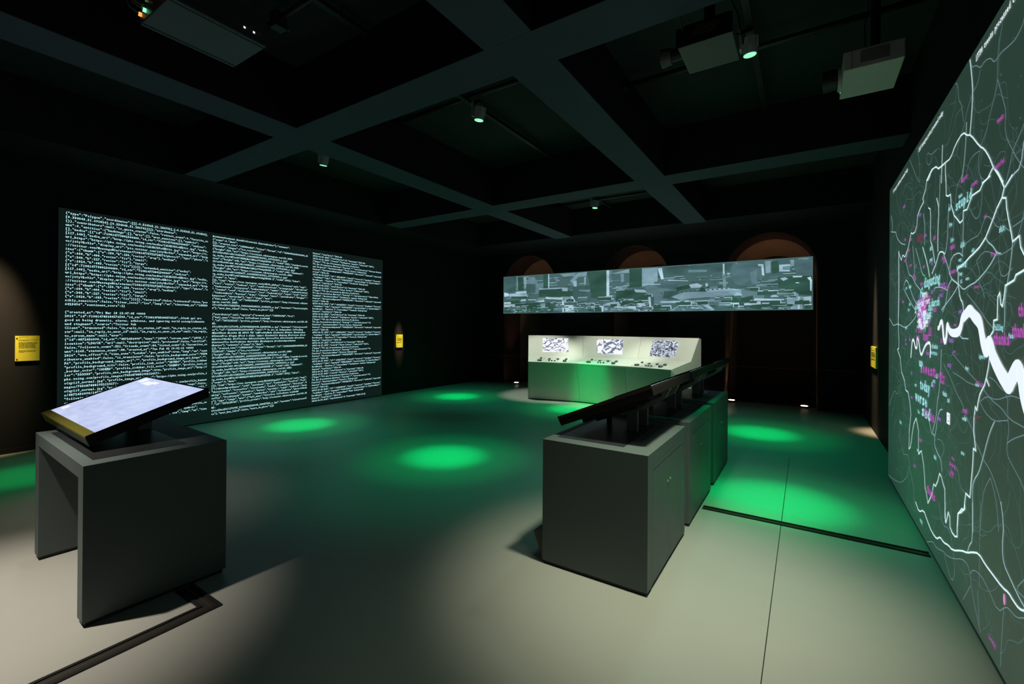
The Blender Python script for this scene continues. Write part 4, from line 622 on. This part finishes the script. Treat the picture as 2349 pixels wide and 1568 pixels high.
def make_touch(W, D, tilt, y0, ztop, H, loc, rz, label, group, yellow):
    """touch display on two brackets; ztop is the height of the low front edge of its glass, y0 its place behind the desk's edge"""
    t = thing('touchscreen_display', (loc[0], loc[1], H+0.002), label, 'display', rz, group)
    c, s = math.cos(tilt), math.sin(tilt)
    T = Matrix(((1, 0, 0, 0), (0, c, -s, y0), (0, s, c, ztop-H-0.002), (0, 0, 0, 1)))
    w = W/2
    m = MB(); m.m = T
    m.hull8([(-w+.008, .004, -.055), (w-.008, .004, -.055), (w-.008, D-.01, -.055), (-w+.008, D-.01, -.055)], [(-w, 0, -.012), (w, 0, -.012), (w, D, -.012), (-w, D, -.012)])
    m.box(-w, w, 0, D, -.012, 0)
    m.box(-w+.12, w-.12, .10, D-.08, -.085, -.055); m.box(-w+.2, w-.2, .16, D-.2, -.105, -.085)
    m.build('casing', 'casing', t, bevel=0.002)
    b = MB(); b.m = T; z = .003
    b.box(-w, w, D-.014, D, 0, z).box(-w, -w+.014, .0, D-.014, 0, z).box(w-.014, w, .0, D-.014, 0, z)
    b.box(-w-.004, -w+.001, 0, D, -.012, .008).box(w-.001, w+.004, 0, D, -.012, .008)
    b.build('bezel', 'casing', t)
    e = MB(); e.m = T; e.box(-w, w, -.001, .045, 0, z+.001); e.hull8([(-w+.008, -.001, -.056), (w-.008, -.001, -.056), (w-.008, .003, -.056), (-w+.008, .003, -.056)], [(-w, -.003, -.001), (w, -.003, -.001), (w, .001, -.001), (-w, .001, -.001)])
    e.build('front_edge_strip', yellow, t)
    g = MB(); g.m = T; g.box(-w+.014, w-.014, .045, D-.014, 0, .0015)
    g.build('screen', 'touch' if yellow != 'casing' else 'touchdim', t)
    if rz > -0.5:
        h = MB(); h.m = T; h.flat = True; zz = 0.002
        for (x0, x1, a, b_) in ((-w+.06, -w+.13, .09, .13), (-w+.07, -w+.16, D-.085, D-.03), (-w+.20, -w+.36, D-.10, D-.055), (-w+.31, -w+.42, D-.075, D-.045)):
            h.add([(x0, a, zz), (x1, a, zz), (x1, b_, zz), (x0, b_, zz)], [(0, 1, 2, 3)])
        h.build('screen_reflection', 'touchwhite', t)  # bright reflections on the glass, painted as white patches
    # stand
    for sx in (-0.115, 0.115):
        y1 = D*c*0.5+y0
        zt = (y1+0.05-y0)*math.tan(tilt)+ztop-H-0.10
        MB().box(sx-0.012, sx+0.012, 0.365, 0.44, 0, zt+0.02).build('stand_leg', 'bracket', t, bevel=0.001)
        bb = MB(); bb.m = T; ya = (0.43-y0)/c
        bb.prism([(ya-.07, -.056), (ya-.045, -.13), (ya+.01, -.135), (ya+.17, -.10), (ya+.225, -.056)], 'x', sx-0.014, sx+0.014)
        bb.build('stand_wedge', 'bracket', t)
    MB().tube([(-0.03, 0.18, 0.055), (-0.03, 0.18, 0)], 0.02, 12).build('cable_gland', 'casing', t)
    pts = [(-0.30+0.03*math.cos(k), 0.22+0.012*k, 0.012+0.05*abs(math.sin(k*0.9))) for k in np.linspace(0, 6, 30)]
    MB().tube(pts+[(0.0, 0.34, 0.03), (0.05, 0.33, 0.10)], 0.004, 6).build('cable', 'pipe', t, smooth=True)
    return t
# the desk near the code screen
d1 = make_desk(1.18, 0.645, 0.80, (-3.565, 0.722, 0), R(-2.3), 'grey desk with open knee space standing alone before the code screen', None, False)
make_touch(1.144, 0.62, R(18.9), 0.02, 0.886, 0.80, (-3.83, 0.775, 0), R(-2.2), 'tilted touchscreen with bright pale blue picture and yellow front edge', None, 'yellowtrim')
# the row of three desks by the map screen
desks = [(2.51, 3.43, 'nearest grey desk of the row by the map screen, with plain end panel'),
         (3.58, 4.50, 'middle grey desk of the row by the map screen, green light on its top'),
         (4.65, 5.58, 'grey desk ending the row by the map screen, nearest the cream console')]
scr = ['black touchscreen seen from behind on the nearest desk of the row', 'black touchscreen seen from behind on the middle desk of the row', 'black touchscreen seen from behind on the desk closest to the cream console']
p0 = make_desk(0.92, 0.67, 0.79, (-1.40, (desks[0][0]+desks[0][1])/2, 0), R(-90), desks[0][2], 'grey desks in a row by the map screen')
m0 = make_touch(1.04, 0.66, R(22.6), 0.035, 0.905, 0.79, (-1.40, 3.17, 0), R(-90), scr[0], 'touchscreens on the row of desks', 'casing')
for i in (1, 2):
    a = copy_tree(p0); a.location = (-1.40, (desks[i][0]+desks[i][1])/2, 0); a['label'] = desks[i][2]
    b = copy_tree(m0); b.location = (-1.40, 3.17+1.07*i, 0.792); b['label'] = scr[i]

# ---------------------------------------------------------------- control console
co = (-3.3, 8.4, 0.0)
cn = thing('control_console', co, 'long cream control console in three angled sections with displays and dark knobs', 'console')
L = [(-4.74, 7.88, .80), (-3.76, 8.09, .80), (-2.78, 8.04, .80), (-1.91, 7.81, .80)]
B = [(-4.86, 8.08, .015), (-3.80, 8.31, .015), (-2.80, 8.27, .015), (-1.99, 8.02, .015)]
D = [(-5.10, 8.48, .90), (-3.995, 8.912, .90), (-2.817, 8.91, .90), (-1.751, 8.596, .90)]
T = [(-5.343, 8.883, 1.32), (-4.20, 9.33, 1.32), (-2.855, 9.30, 1.32), (-1.69, 9.0, 1.32)]
K = [(-5.36, 8.97, 1.30), (-4.22, 9.43, 1.30), (-2.87, 9.40, 1.30), (-1.672, 9.11, 1.30)]
def sub(p): return (p[0]-co[0], p[1]-co[1], p[2]-co[2])
def slab(name, a, b, c, d, th, m, parent=cn, gap=0.002):
    """thin board with outer face a-b-c-d, thickened away from the viewer's side"""
    a, b, c, d = [Vector(sub(p)) for p in (a, b, c, d)]
    n = (b-a).cross(d-a).normalized(); cen = (a+b+c+d)/4
    q = [p+(cen-p).normalized()*gap for p in (a, b, c, d)]
    mb = MB(); mb.add([tuple(p) for p in q]+[tuple(p-n*th) for p in q], [(0, 1, 2, 3), (7, 6, 5, 4), (0, 4, 5, 1), (1, 5, 6, 2), (2, 6, 7, 3), (3, 7, 4, 0)])
    return mb.build(name, m, parent)
for i in range(3):
    slab('front_panel', B[i], B[i+1], L[i+1], L[i], 0.02, 'console', gap=0.003)
    slab('desk_surface', L[i], L[i+1], D[i+1], D[i], 0.02, 'console', gap=0.0)
    slab('back_panel', D[i], D[i+1], T[i+1], T[i], 0.02, 'console', gap=0.002)
    slab('top_strip', T[i], T[i+1], K[i+1], K[i], 0.02, 'console', gap=0.0)
    slab('rear_panel', K[i+1], K[i], (K[i][0], K[i][1], .015), (K[i+1][0], K[i+1][1], .015), 0.02, 'console', gap=0.0)
    slab('kick_strip', (B[i][0]+.01, B[i][1]+.03, 0), (B[i+1][0]+.01, B[i+1][1]+.03, 0), (B[i+1][0]+.01, B[i+1][1]+.03, .02), (B[i][0]+.01, B[i][1]+.03, .02), 0.02, 'black', gap=0.0)
for e, s in ((3, 1), (0, -1)):
    ps = [B[e], L[e], D[e], T[e], K[e], (K[e][0], K[e][1], .015)]
    o_ = 0.012*s
    v = [(sub(p)[0]+o_, sub(p)[1], sub(p)[2]) for p in ps]+[(sub(p)[0]+o_*.05, sub(p)[1], sub(p)[2]) for p in ps]
    MB().add(v, [(0, 1, 2, 3, 4, 5), (11, 10, 9, 8, 7, 6)]+[(i, (i+1) % 6, 6+(i+1) % 6, 6+i) for i in range(6)]).build('side_panel', 'console', cn)
def bil(a, b, c, d, u, v): return Vector(a).lerp(Vector(b), u).lerp(Vector(d).lerp(Vector(c), u), v)
WIN = [(.26, .735, .15, .84), (.26, .72, .13, .82), (.235, .70, .13, .85)]
for i in range(3):
    # display in the back panel
    u0, u1, v0, v1 = WIN[i]; q = (D[i], D[i+1], T[i+1], T[i]); P4 = [bil(*q, u, v) for u, v in ((u0, v0), (u1, v0), (u1, v1), (u0, v1))]
    n = (P4[1]-P4[0]).cross(P4[3]-P4[0]).normalized()
    if n.y > 0: n = -n
    o = MB().add([tuple(p+n*0.010-Vector(co)) for p in P4]+[tuple(p-n*0.01-Vector(co)) for p in P4], [(0, 1, 2, 3), (7, 6, 5, 4), (0, 4, 5, 1), (1, 5, 6, 2), (2, 6, 7, 3), (3, 7, 4, 0)])
    o.build('display', 'pic%d' % (i+1), cn)
    # controls on the sloping desk
    q = (L[i], L[i+1], D[i+1], D[i]); e1 = (Vector(L[i+1])-Vector(L[i])).normalized(); n = e1.cross(Vector(D[i])-Vector(L[i])).normalized(); e2 = n.cross(e1)
    F4 = Matrix((( *e1, 0), (*e2, 0), (*n, 0), (0, 0, 0, 1))).transposed()
    def at(u, v):
        p = bil(*q, u, v)-Vector(co); f = F4.copy(); f.translation = p; return f
    def knob(name, u, v, rx, ry, h, m='knob'):
        mb = MB(); mb.m = at(u, v); N = 18
        vs = [(rx*math.cos(k*2*math.pi/N), ry*math.sin(k*2*math.pi/N), 0) for k in range(N)]+[(rx*math.cos(k*2*math.pi/N), ry*math.sin(k*2*math.pi/N), h*.8) for k in range(N)]+[(rx*.82*math.cos(k*2*math.pi/N), ry*.82*math.sin(k*2*math.pi/N), h) for k in range(N)]
        mb.add(vs, [tuple(range(N))[::-1], tuple(range(2*N, 3*N))]+[(r_*N+k, r_*N+(k+1) % N, (r_+1)*N+(k+1) % N, (r_+1)*N+k) for r_ in (0, 1) for k in range(N)])
        return mb.build(name, m, cn)
    for (a, b_, c_, d_) in ((.17, .30, .06, .55), (.355, .60, .06, .55)):
        mb = MB(); mb.m = at((a+b_)/2, (c_+d_)/2); ww, hh = (b_-a)*1.0/2, (d_-c_)*.75/2; k = .002
        mb.box(-ww, ww, -hh, -hh+k*2, 0, k).box(-ww, ww, hh-k*2, hh, 0, k).box(-ww, -ww+k*2, -hh, hh, 0, k).box(ww-k*2, ww, -hh, hh, 0, k)
        mb.build('control_outline', 'bracket', cn)
    mb = MB(); mb.m = at(.735, .24); mb.box(-.085, .085, -.11, .11, 0, .003); mb.build('touch_pad', 'padglow', cn)
    mb = MB(); mb.m = at(.735, .24); mb.box(-.075, .075, -.095, .095, .003, .004); mb.build('touch_pad_face', 'console', cn)
    knob('knob', .245, .47, .018, .03, .028); knob('button', .225, .17, .048, .04, .028)
    knob('knob', .415, .40, .026, .032, .022); knob('knob', .575, .42, .026, .032, .022)
    for u in (.42, .475, .535): knob('button', u, .18, .017, .024, .022)
    k1 = knob('knob', .745, .38, .024, .05, .03); k2 = knob('knob', .735, .16, .036, .04, .035)

# ---------------------------------------------------------------- wall labels
def wall_label(loc, width, height, nx, label):
    """loc: centre on the wall; nx: +1 faces +X, -1 faces -X"""
    t = thing('wall_label', loc, label, 'sign', 0, 'yellow wall labels')
    x0, x1 = (0, 0.02) if nx > 0 else (-0.02, 0)
    MB().box(x0, x1, -width/2, width/2, -height/2, height/2).build('sign_panel', 'yellow', t, bevel=0.001)
    xf = 0.0205*nx; sy = 1 if nx > 0 else -1   # text runs +Y when facing +X
    for z in (height*.41, -height*.42):
        y = -width*.43*sy; MB().tube([(0.015*nx, y, z), (0.024*nx, y, z)], 0.006, 12).build('fixing', 'black', t)
    rows = [(.46, .38), (.41, .10), (.34, .78), (.31, .40)]+[(.24-.028*k, rnd.uniform(.66, .76)) for k in range(9)]+[(-.07, .70), (-.10, .72), (-.13, .66), (-.16, .2)]
    mb = MB()
    for z, l in rows:
        x = -.36; 
        while x < -.36+l:
            w_ = rnd.uniform(.03, .09); w_ = min(w_, -.36+l-x)
            mb.box(min(xf-.0003*nx, xf+.0004*nx), max(xf-.0003*nx, xf+.0004*nx), min(x*sy, (x+w_)*sy)*width, max(x*sy, (x+w_)*sy)*width, (z-.007)*height, (z+.007)*height); x += w_+.012
    mb.build('printed_lines', 'ink', t)
wall_label((-7.70, 1.306, 1.21), 0.20, 0.295, 1, 'yellow square label on the dark wall before the code screen, in warm light')
wall_label((-7.70, 7.10, 1.17), 0.20, 0.292, 1, 'small yellow label on the dark wall between code screen and arches')
wall_label((XR, 8.42, 1.10), 0.60, 0.305, -1, 'yellow label on the dark wall beyond the map screen')

# ---------------------------------------------------------------- cable channels, cord, uplights
def channel(pts, w, label):
    """shallow metal cable cover along an L-shaped or straight path of (x, y)"""
    t = thing('cable_channel', (pts[0][0], pts[0][1], 0), label, 'cable channel')
    o = pts[0]
    for name, a, b, m, z in (('side_rail', -w/2, -w/2+w*.2, 'groove', .008), ('channel_base', -w/2+w*.2, w/2-w*.2, 'black', .003), ('brass_line', -.004, .001, 'brass', .005), ('side_rail', w/2-w*.2, w/2, 'groove', .008)):
        mb = MB()
        for i in range(len(pts)-1):
            p, q = Vector(pts[i]), Vector(pts[i+1]); d = (q-p).normalized(); n = Vector((-d.y, d.x))
            ea = n*a; eb = n*b
            def off(pt, k, off_):
                r = Vector(pt)+n*off_
                if 0 < k < len(pts)-1:
                    d2 = ((Vector(pts[k+1])-Vector(pts[k])) if k == i+1 else (Vector(pts[k])-Vector(pts[k-1]))).normalized()
                    n2 = Vector((-d2.y, d2.x)); r = Vector(pt)+(n+n2)*off_
                return r
            A, Bq, Cq, Dq = off(p, i, a), off(q, i+1, a), off(q, i+1, b), off(p, i, b)
            mb.hull8([(v.x-o[0], v.y-o[1], 0) for v in (A, Bq, Cq, Dq)], [(v.x-o[0], v.y-o[1], z) for v in (A, Bq, Cq, Dq)])
        mb.build(name, m, t)
channel([(-2.65, -1.2), (-2.65, 1.13), (-2.955, 1.13)], 0.085, 'dark metal cable channel turning a corner on the floor beside the lone desk')
channel([(-0.715, 4.04), (0.70, 4.04)], 0.075, 'straight dark cable channel across the floor from the desk row to the map screen')
cp = [(XL, 9.0, 0.80), (-6.6, 9.7, 0.738), (0.08, 9.85, 0.77), (XR-.0, 9.9, 0.78)]
cord = MB(); o0 = (XL, 9.62, 0.775)
cord.tube([(XL, 9.62, 0.775), (-3.4, 9.74, 0.755), (XR, 9.86, 0.770)], 0.0045, 6)
tag(cord.build('barrier_cord', 'cord', loc=o0), 'thin dark red cord stretched low across the room before the arches', 'cord')
uls = ['small bright floor light under the arch closest to the code screen', 'small bright floor light just behind the last desk of the row', 'small bright floor light at the foot of the last arch, nearest the map screen']
for (x, y), lb in zip(UPS, uls):
    t = thing('floor_uplight', (x, y, 0), lb, 'lamp', 0, 'floor uplights under the arches')
    MB().tube([(0, 0, 0), (0, 0, 0.03)], 0.075, 20).build('lamp_housing', 'black', t)
    MB().tube([(0, 0, 0.03), (0, 0, 0.036)], 0.058, 20).build('lamp_lens', 'uplens', t)

# ---------------------------------------------------------------- ceiling equipment
def track(p, q, label, z=3.93, w=0.05):
    a, b = Vector(p), Vector(q); t = thing('lighting_track', (a.x, a.y, z), label, 'lighting track', 0, 'ceiling lighting tracks')
    d = (b-a).to_3d() if len(p) == 3 else Vector((b.x-a.x, b.y-a.y, 0))
    hx, hy = (w/2, 0) if abs(d.y) > abs(d.x) else (0, w/2)
    x0, x1 = sorted((0, d.x)); y0, y1 = sorted((0, d.y))
    MB().box(x0-hx, x1+hx, y0-hy, y1+hy, 0, 0.035).build('rail', 'pipe', t)
    for f in (0.15, 0.85): MB().tube([(d.x*f, d.y*f, 0.035), (d.x*f, d.y*f, ZS-z)], 0.008, 8).build('hanger', 'pipe', t)
track((-3.08, 3.0), (-3.08, 5.72), 'black lighting track in the centre ceiling bay carrying one green lamp')
track((-0.39, 2.95), (-0.39, 5.78), 'black lighting track beside the white projector carrying one green lamp')
track((-3.09, 0.9), (-3.09, 2.46), 'short black lighting track beside the charcoal projector')
track((-5.65, 2.95), (-5.65, 5.78), 'black lighting track above the code screen carrying one green lamp')
track((-3.32, 6.3), (-3.32, 8.7), 'black lighting track in the far ceiling bay above the console')
def pipe(p, q, label):
    t = thing('ceiling_pipe', p, label, 'pipe', 0, 'steel ceiling pipes')
    d = Vector(q)-Vector(p)
    MB().tube([(0, 0, 0), tuple(d)], 0.024, 12).build('tube', 'pipe', t, smooth=True)
    for e, s in ((Vector((0, 0, 0)), 1), (d, -1)):
        u = d.normalized()*s*0.03; MB().tube([tuple(e), tuple(e+u)], 0.05, 14).build('flange', 'pipe', t)
pipe((-1.515, 4.30, 3.88), (XR, 4.30, 3.88), 'black steel pipe crossing the ceiling bay behind the white projector')
pipe((-4.20, 3.80, 3.98), (-1.90, 3.80, 3.98), 'thin black pipe crossing the centre ceiling bay')
pipe((-4.20, 1.92, 3.88), (-1.90, 1.92, 3.88), 'black steel pipe crossing the ceiling bay above the charcoal projector')
pipe((-4.20, 7.9, 3.90), (-1.90, 7.9, 3.90), 'dark pipe crossing the far ceiling bay above the console')
def lamp(p, aim, label):
    t = thing('track_spotlight', p, label, 'spotlight', 0, 'green spotlights on the ceiling tracks')
    d = (Vector(aim)-Vector(p)).normalized(); q = d.to_track_quat('-Z', 'Y').to_matrix().to_4x4()
    b = MB(); b.m = q; b.tube([(0, 0, 0.0), (0, 0, 0.13)], 0.052, 20)
    b.build('lamp_barrel', 'lampbody', t)
    f = MB(); f.m = q
    for k in range(6): a = k*math.pi/3; f.add([(0.056*math.cos(a), 0.056*math.sin(a), 0.04), (0.068*math.cos(a), 0.068*math.sin(a), 0.04), (0.068*math.cos(a), 0.068*math.sin(a), 0.13), (0.056*math.cos(a), 0.056*math.sin(a), 0.13), (0.056*math.cos(a+.12), 0.056*math.sin(a+.12), 0.04), (0.068*math.cos(a+.1), 0.068*math.sin(a+.1), 0.04), (0.068*math.cos(a+.1), 0.068*math.sin(a+.1), 0.13), (0.056*math.cos(a+.12), 0.056*math.sin(a+.12), 0.13)], [(3,2,1,0),(4,5,6,7),(0,1,5,4),(1,2,6,5),(2,3,7,6),(3,0,4,7)])
    f.build('cooling_fin', 'lampbody', t)
    l = MB(); l.m = q; l.tube([(0, 0, -0.004), (0, 0, 0.0)], 0.046, 20); l.build('lamp_lens', 'lens', t)
    MB().box(-0.075, -0.06, -0.035, 0.035, 0.05, 3.93-p[2]).build('driver_box', 'lampbody', t)
    MB().box(-0.06, 0.02, -0.02, 0.02, 3.90-p[2], 3.93-p[2]).build('track_adapter', 'black', t)
ll = ['green-glowing spotlight in the centre ceiling bay above the open floor', 'green-glowing spotlight hanging closest to the code screen', 'green-glowing spotlight between the two projectors near the map screen', 'small green-glowing spotlight above the console, farthest of all']
for (p, t_), lb in zip(GREENS[:4], ll): lamp(p, t_, lb)

def projector(loc, size, m, label, lens_y, group=None, lens_r=0.07, lens_len=0.11, hgr=None, pole=None):
    """loc = centre of the underside; lens towards -X"""
    sx, sy, sz = size; t = thing('ceiling_projector', loc, label, 'projector', 0, group)
    MB().box(-sx/2, sx/2, -sy/2, sy/2, 0, sz).build('case', m, t, bevel=0.006)
    return t
# charcoal projector, near the camera
pa = projector((-3.32, 1.36, 3.40), (0.45, 0.56, 0.20), 'projblack', 'large charcoal projector hanging near the ceiling, coloured plugs at its end', 0)
for s in (-1, 1): MB().box(s*0.195-0.004, s*0.195+0.004, -0.275, 0.275, -0.003, 0.0).build('case_groove', 'black', pa)
MB().box(-0.08, 0.08, -0.08, 0.08, 0.20, 0.63).build('mount_pole', 'pipe', pa)
for k in range(4): MB().box(0.2255, 0.2275, -0.26+0.0, 0.0, 0.03, 0.034).build('vent_slot', 'black', pa) if k == 0 else None
for k in range(6): MB().box(0.2255, 0.227, 0.13+0.02*k, 0.142+0.02*k, 0.05, 0.05+0.012*(1+k % 3)).build('control_mark', 'led_white' if k % 3 == 0 else 'bracket', pa)
for k, (mm, y, z) in enumerate((('led_amber', 0, .05), ('bracket', 0, .09), ('led_green', 0, .05), ('metal', 0, .10), ('led_amber', 0, .13), ('metal', 0, .07), ('bracket', 0, .14))):
    MB().box(-0.20+k*0.035, -0.185+k*0.035, -0.295, -0.28, z-.01, z+.01).build('plug', mm, pa)
    x = -0.193+k*0.035; MB().tube([(x, -0.29, z), (x-.02, -0.34, z+.03), (x-.06, -0.35, z+.16), (x, -0.30, .5)], 0.004, 6).build('cable', 'bracket', pa)
# dark grey projector
pb = projector((-0.54, 3.17, 3.30), (0.32, 0.35, 0.125), 'projgrey', 'dark grey projector with side lens hanging in front of a green spotlight', 0)
MB().tube([(-0.16, -0.02, 0.055), (-0.235, -0.02, 0.055)], 0.04, 18).build('lens', 'black', pb)
MB().tube([(-0.235, -0.02, 0.055), (-0.30, -0.02, 0.055)], [0.052, 0.06], 18).build('lens_hood', 'projgrey', pb)
MB().tube([(-0.300, -0.02, 0.055), (-0.303, -0.02, 0.055)], 0.03, 18).build('lens_glass', 'led_white', pb)
MB().box(-0.17, 0.16, -0.178, -0.175, 0.0, 0.125).build('side_cover', 'casing', pb)
for k in range(5): MB().box(-0.08+0.01*k, 0.06+0.012*k, -0.1805, -0.178, 0.05+0.012*k, 0.053+0.012*k).build('vent_slot', 'grille', pb)
for k, mm in enumerate(('led_green', 'led_amber', 'led_amber')): MB().box(-0.163, -0.160, -0.15+0.018*k, -0.143+0.018*k, 0.02, 0.027).build('status_light', mm, pb)
MB().box(-0.06, 0.06, -0.06, 0.06, 0.125, 0.16).build('mount_plate', 'pipe', pb)
MB().box(-0.13, 0.13, -0.10, 0.10, 0.16, 0.18).build('mount_frame', 'pipe', pb)
MB().tube([(0, 0, 0.18), (0, 0, 0.73)], 0.035, 12).build('mount_pole', 'pipe', pb)
MB().tube([(-0.13, -0.17, 0.10), (-0.15, -0.19, 0.22)], 0.008, 8).build('antenna', 'bracket', pb)
MB().tube([(0.16, 0.0, 0.08), (0.21, -0.02, 0.05), (0.20, -0.02, -0.01), (0.17, 0.0, 0.20), (0.1, 0, 0.4)], 0.004, 6).build('cable', 'pipe', pb, smooth=True)
# white projector
pc = projector((0.355, 3.885, 3.20), (0.31, 0.44, 0.125), 'projwhite', 'pale beige projector with a short black lens, hanging beside the map screen wall', 0)
MB().tube([(-0.155, 0.03, 0.07), (-0.175, 0.03, 0.07)], 0.085, 22).build('lens_ring', 'projwhite', pc)
MB().tube([(-0.175, 0.03, 0.07), (-0.26, 0.03, 0.07)], [0.068, 0.072], 22).build('lens', 'black', pc)
MB().tube([(-0.258, 0.03, 0.07), (-0.263, 0.03, 0.07)], 0.055, 22).build('lens_glass', 'glass', pc)
g = MB()
for i in range(22):
    for j in range(7): g.box(-0.066+i*0.0068, -0.062+i*0.0068, -0.2225, -0.2195, 0.03+j*0.0115, 0.037+j*0.0115)
g.build('vent_grille', 'grille', pc)
MB().box(-0.112, -0.110, -0.2215, -0.2195, 0.002, 0.12).build('case_seam', 'grille', pc)
for k in range(5): MB().box(-0.1565, -0.154, 0.10+0.02*k, 0.112+0.02*k, 0.01, 0.016).build('status_light', 'led_green' if k == 1 else 'black', pc)
MB().tube([(0.03, 0, 0.125), (0.03, 0, 0.83)], 0.028, 12).build('mount_pole', 'pipe', pc)
MB().tube([(-0.02, -0.02, 0.125), (-0.03, -0.02, 0.35), (-0.01, -0.02, 0.5), (0.0, 0, 0.7)], 0.004, 6).build('cable', 'pipe', pc)
# empty bracket hooks on the near pipe
h = thing('pipe_clamp', (-3.45, 1.92, 3.83), 'small black clamp with a lever on the pipe above the charcoal projector', 'clamp')
MB().box(-0.04, 0.04, -0.045, 0.045, -0.02, 0.10).build('jaw', 'pipe', h); MB().tube([(0.02, 0, 0.0), (0.09, 0.03, -0.05)], 0.008, 8).build('lever', 'metal', h)
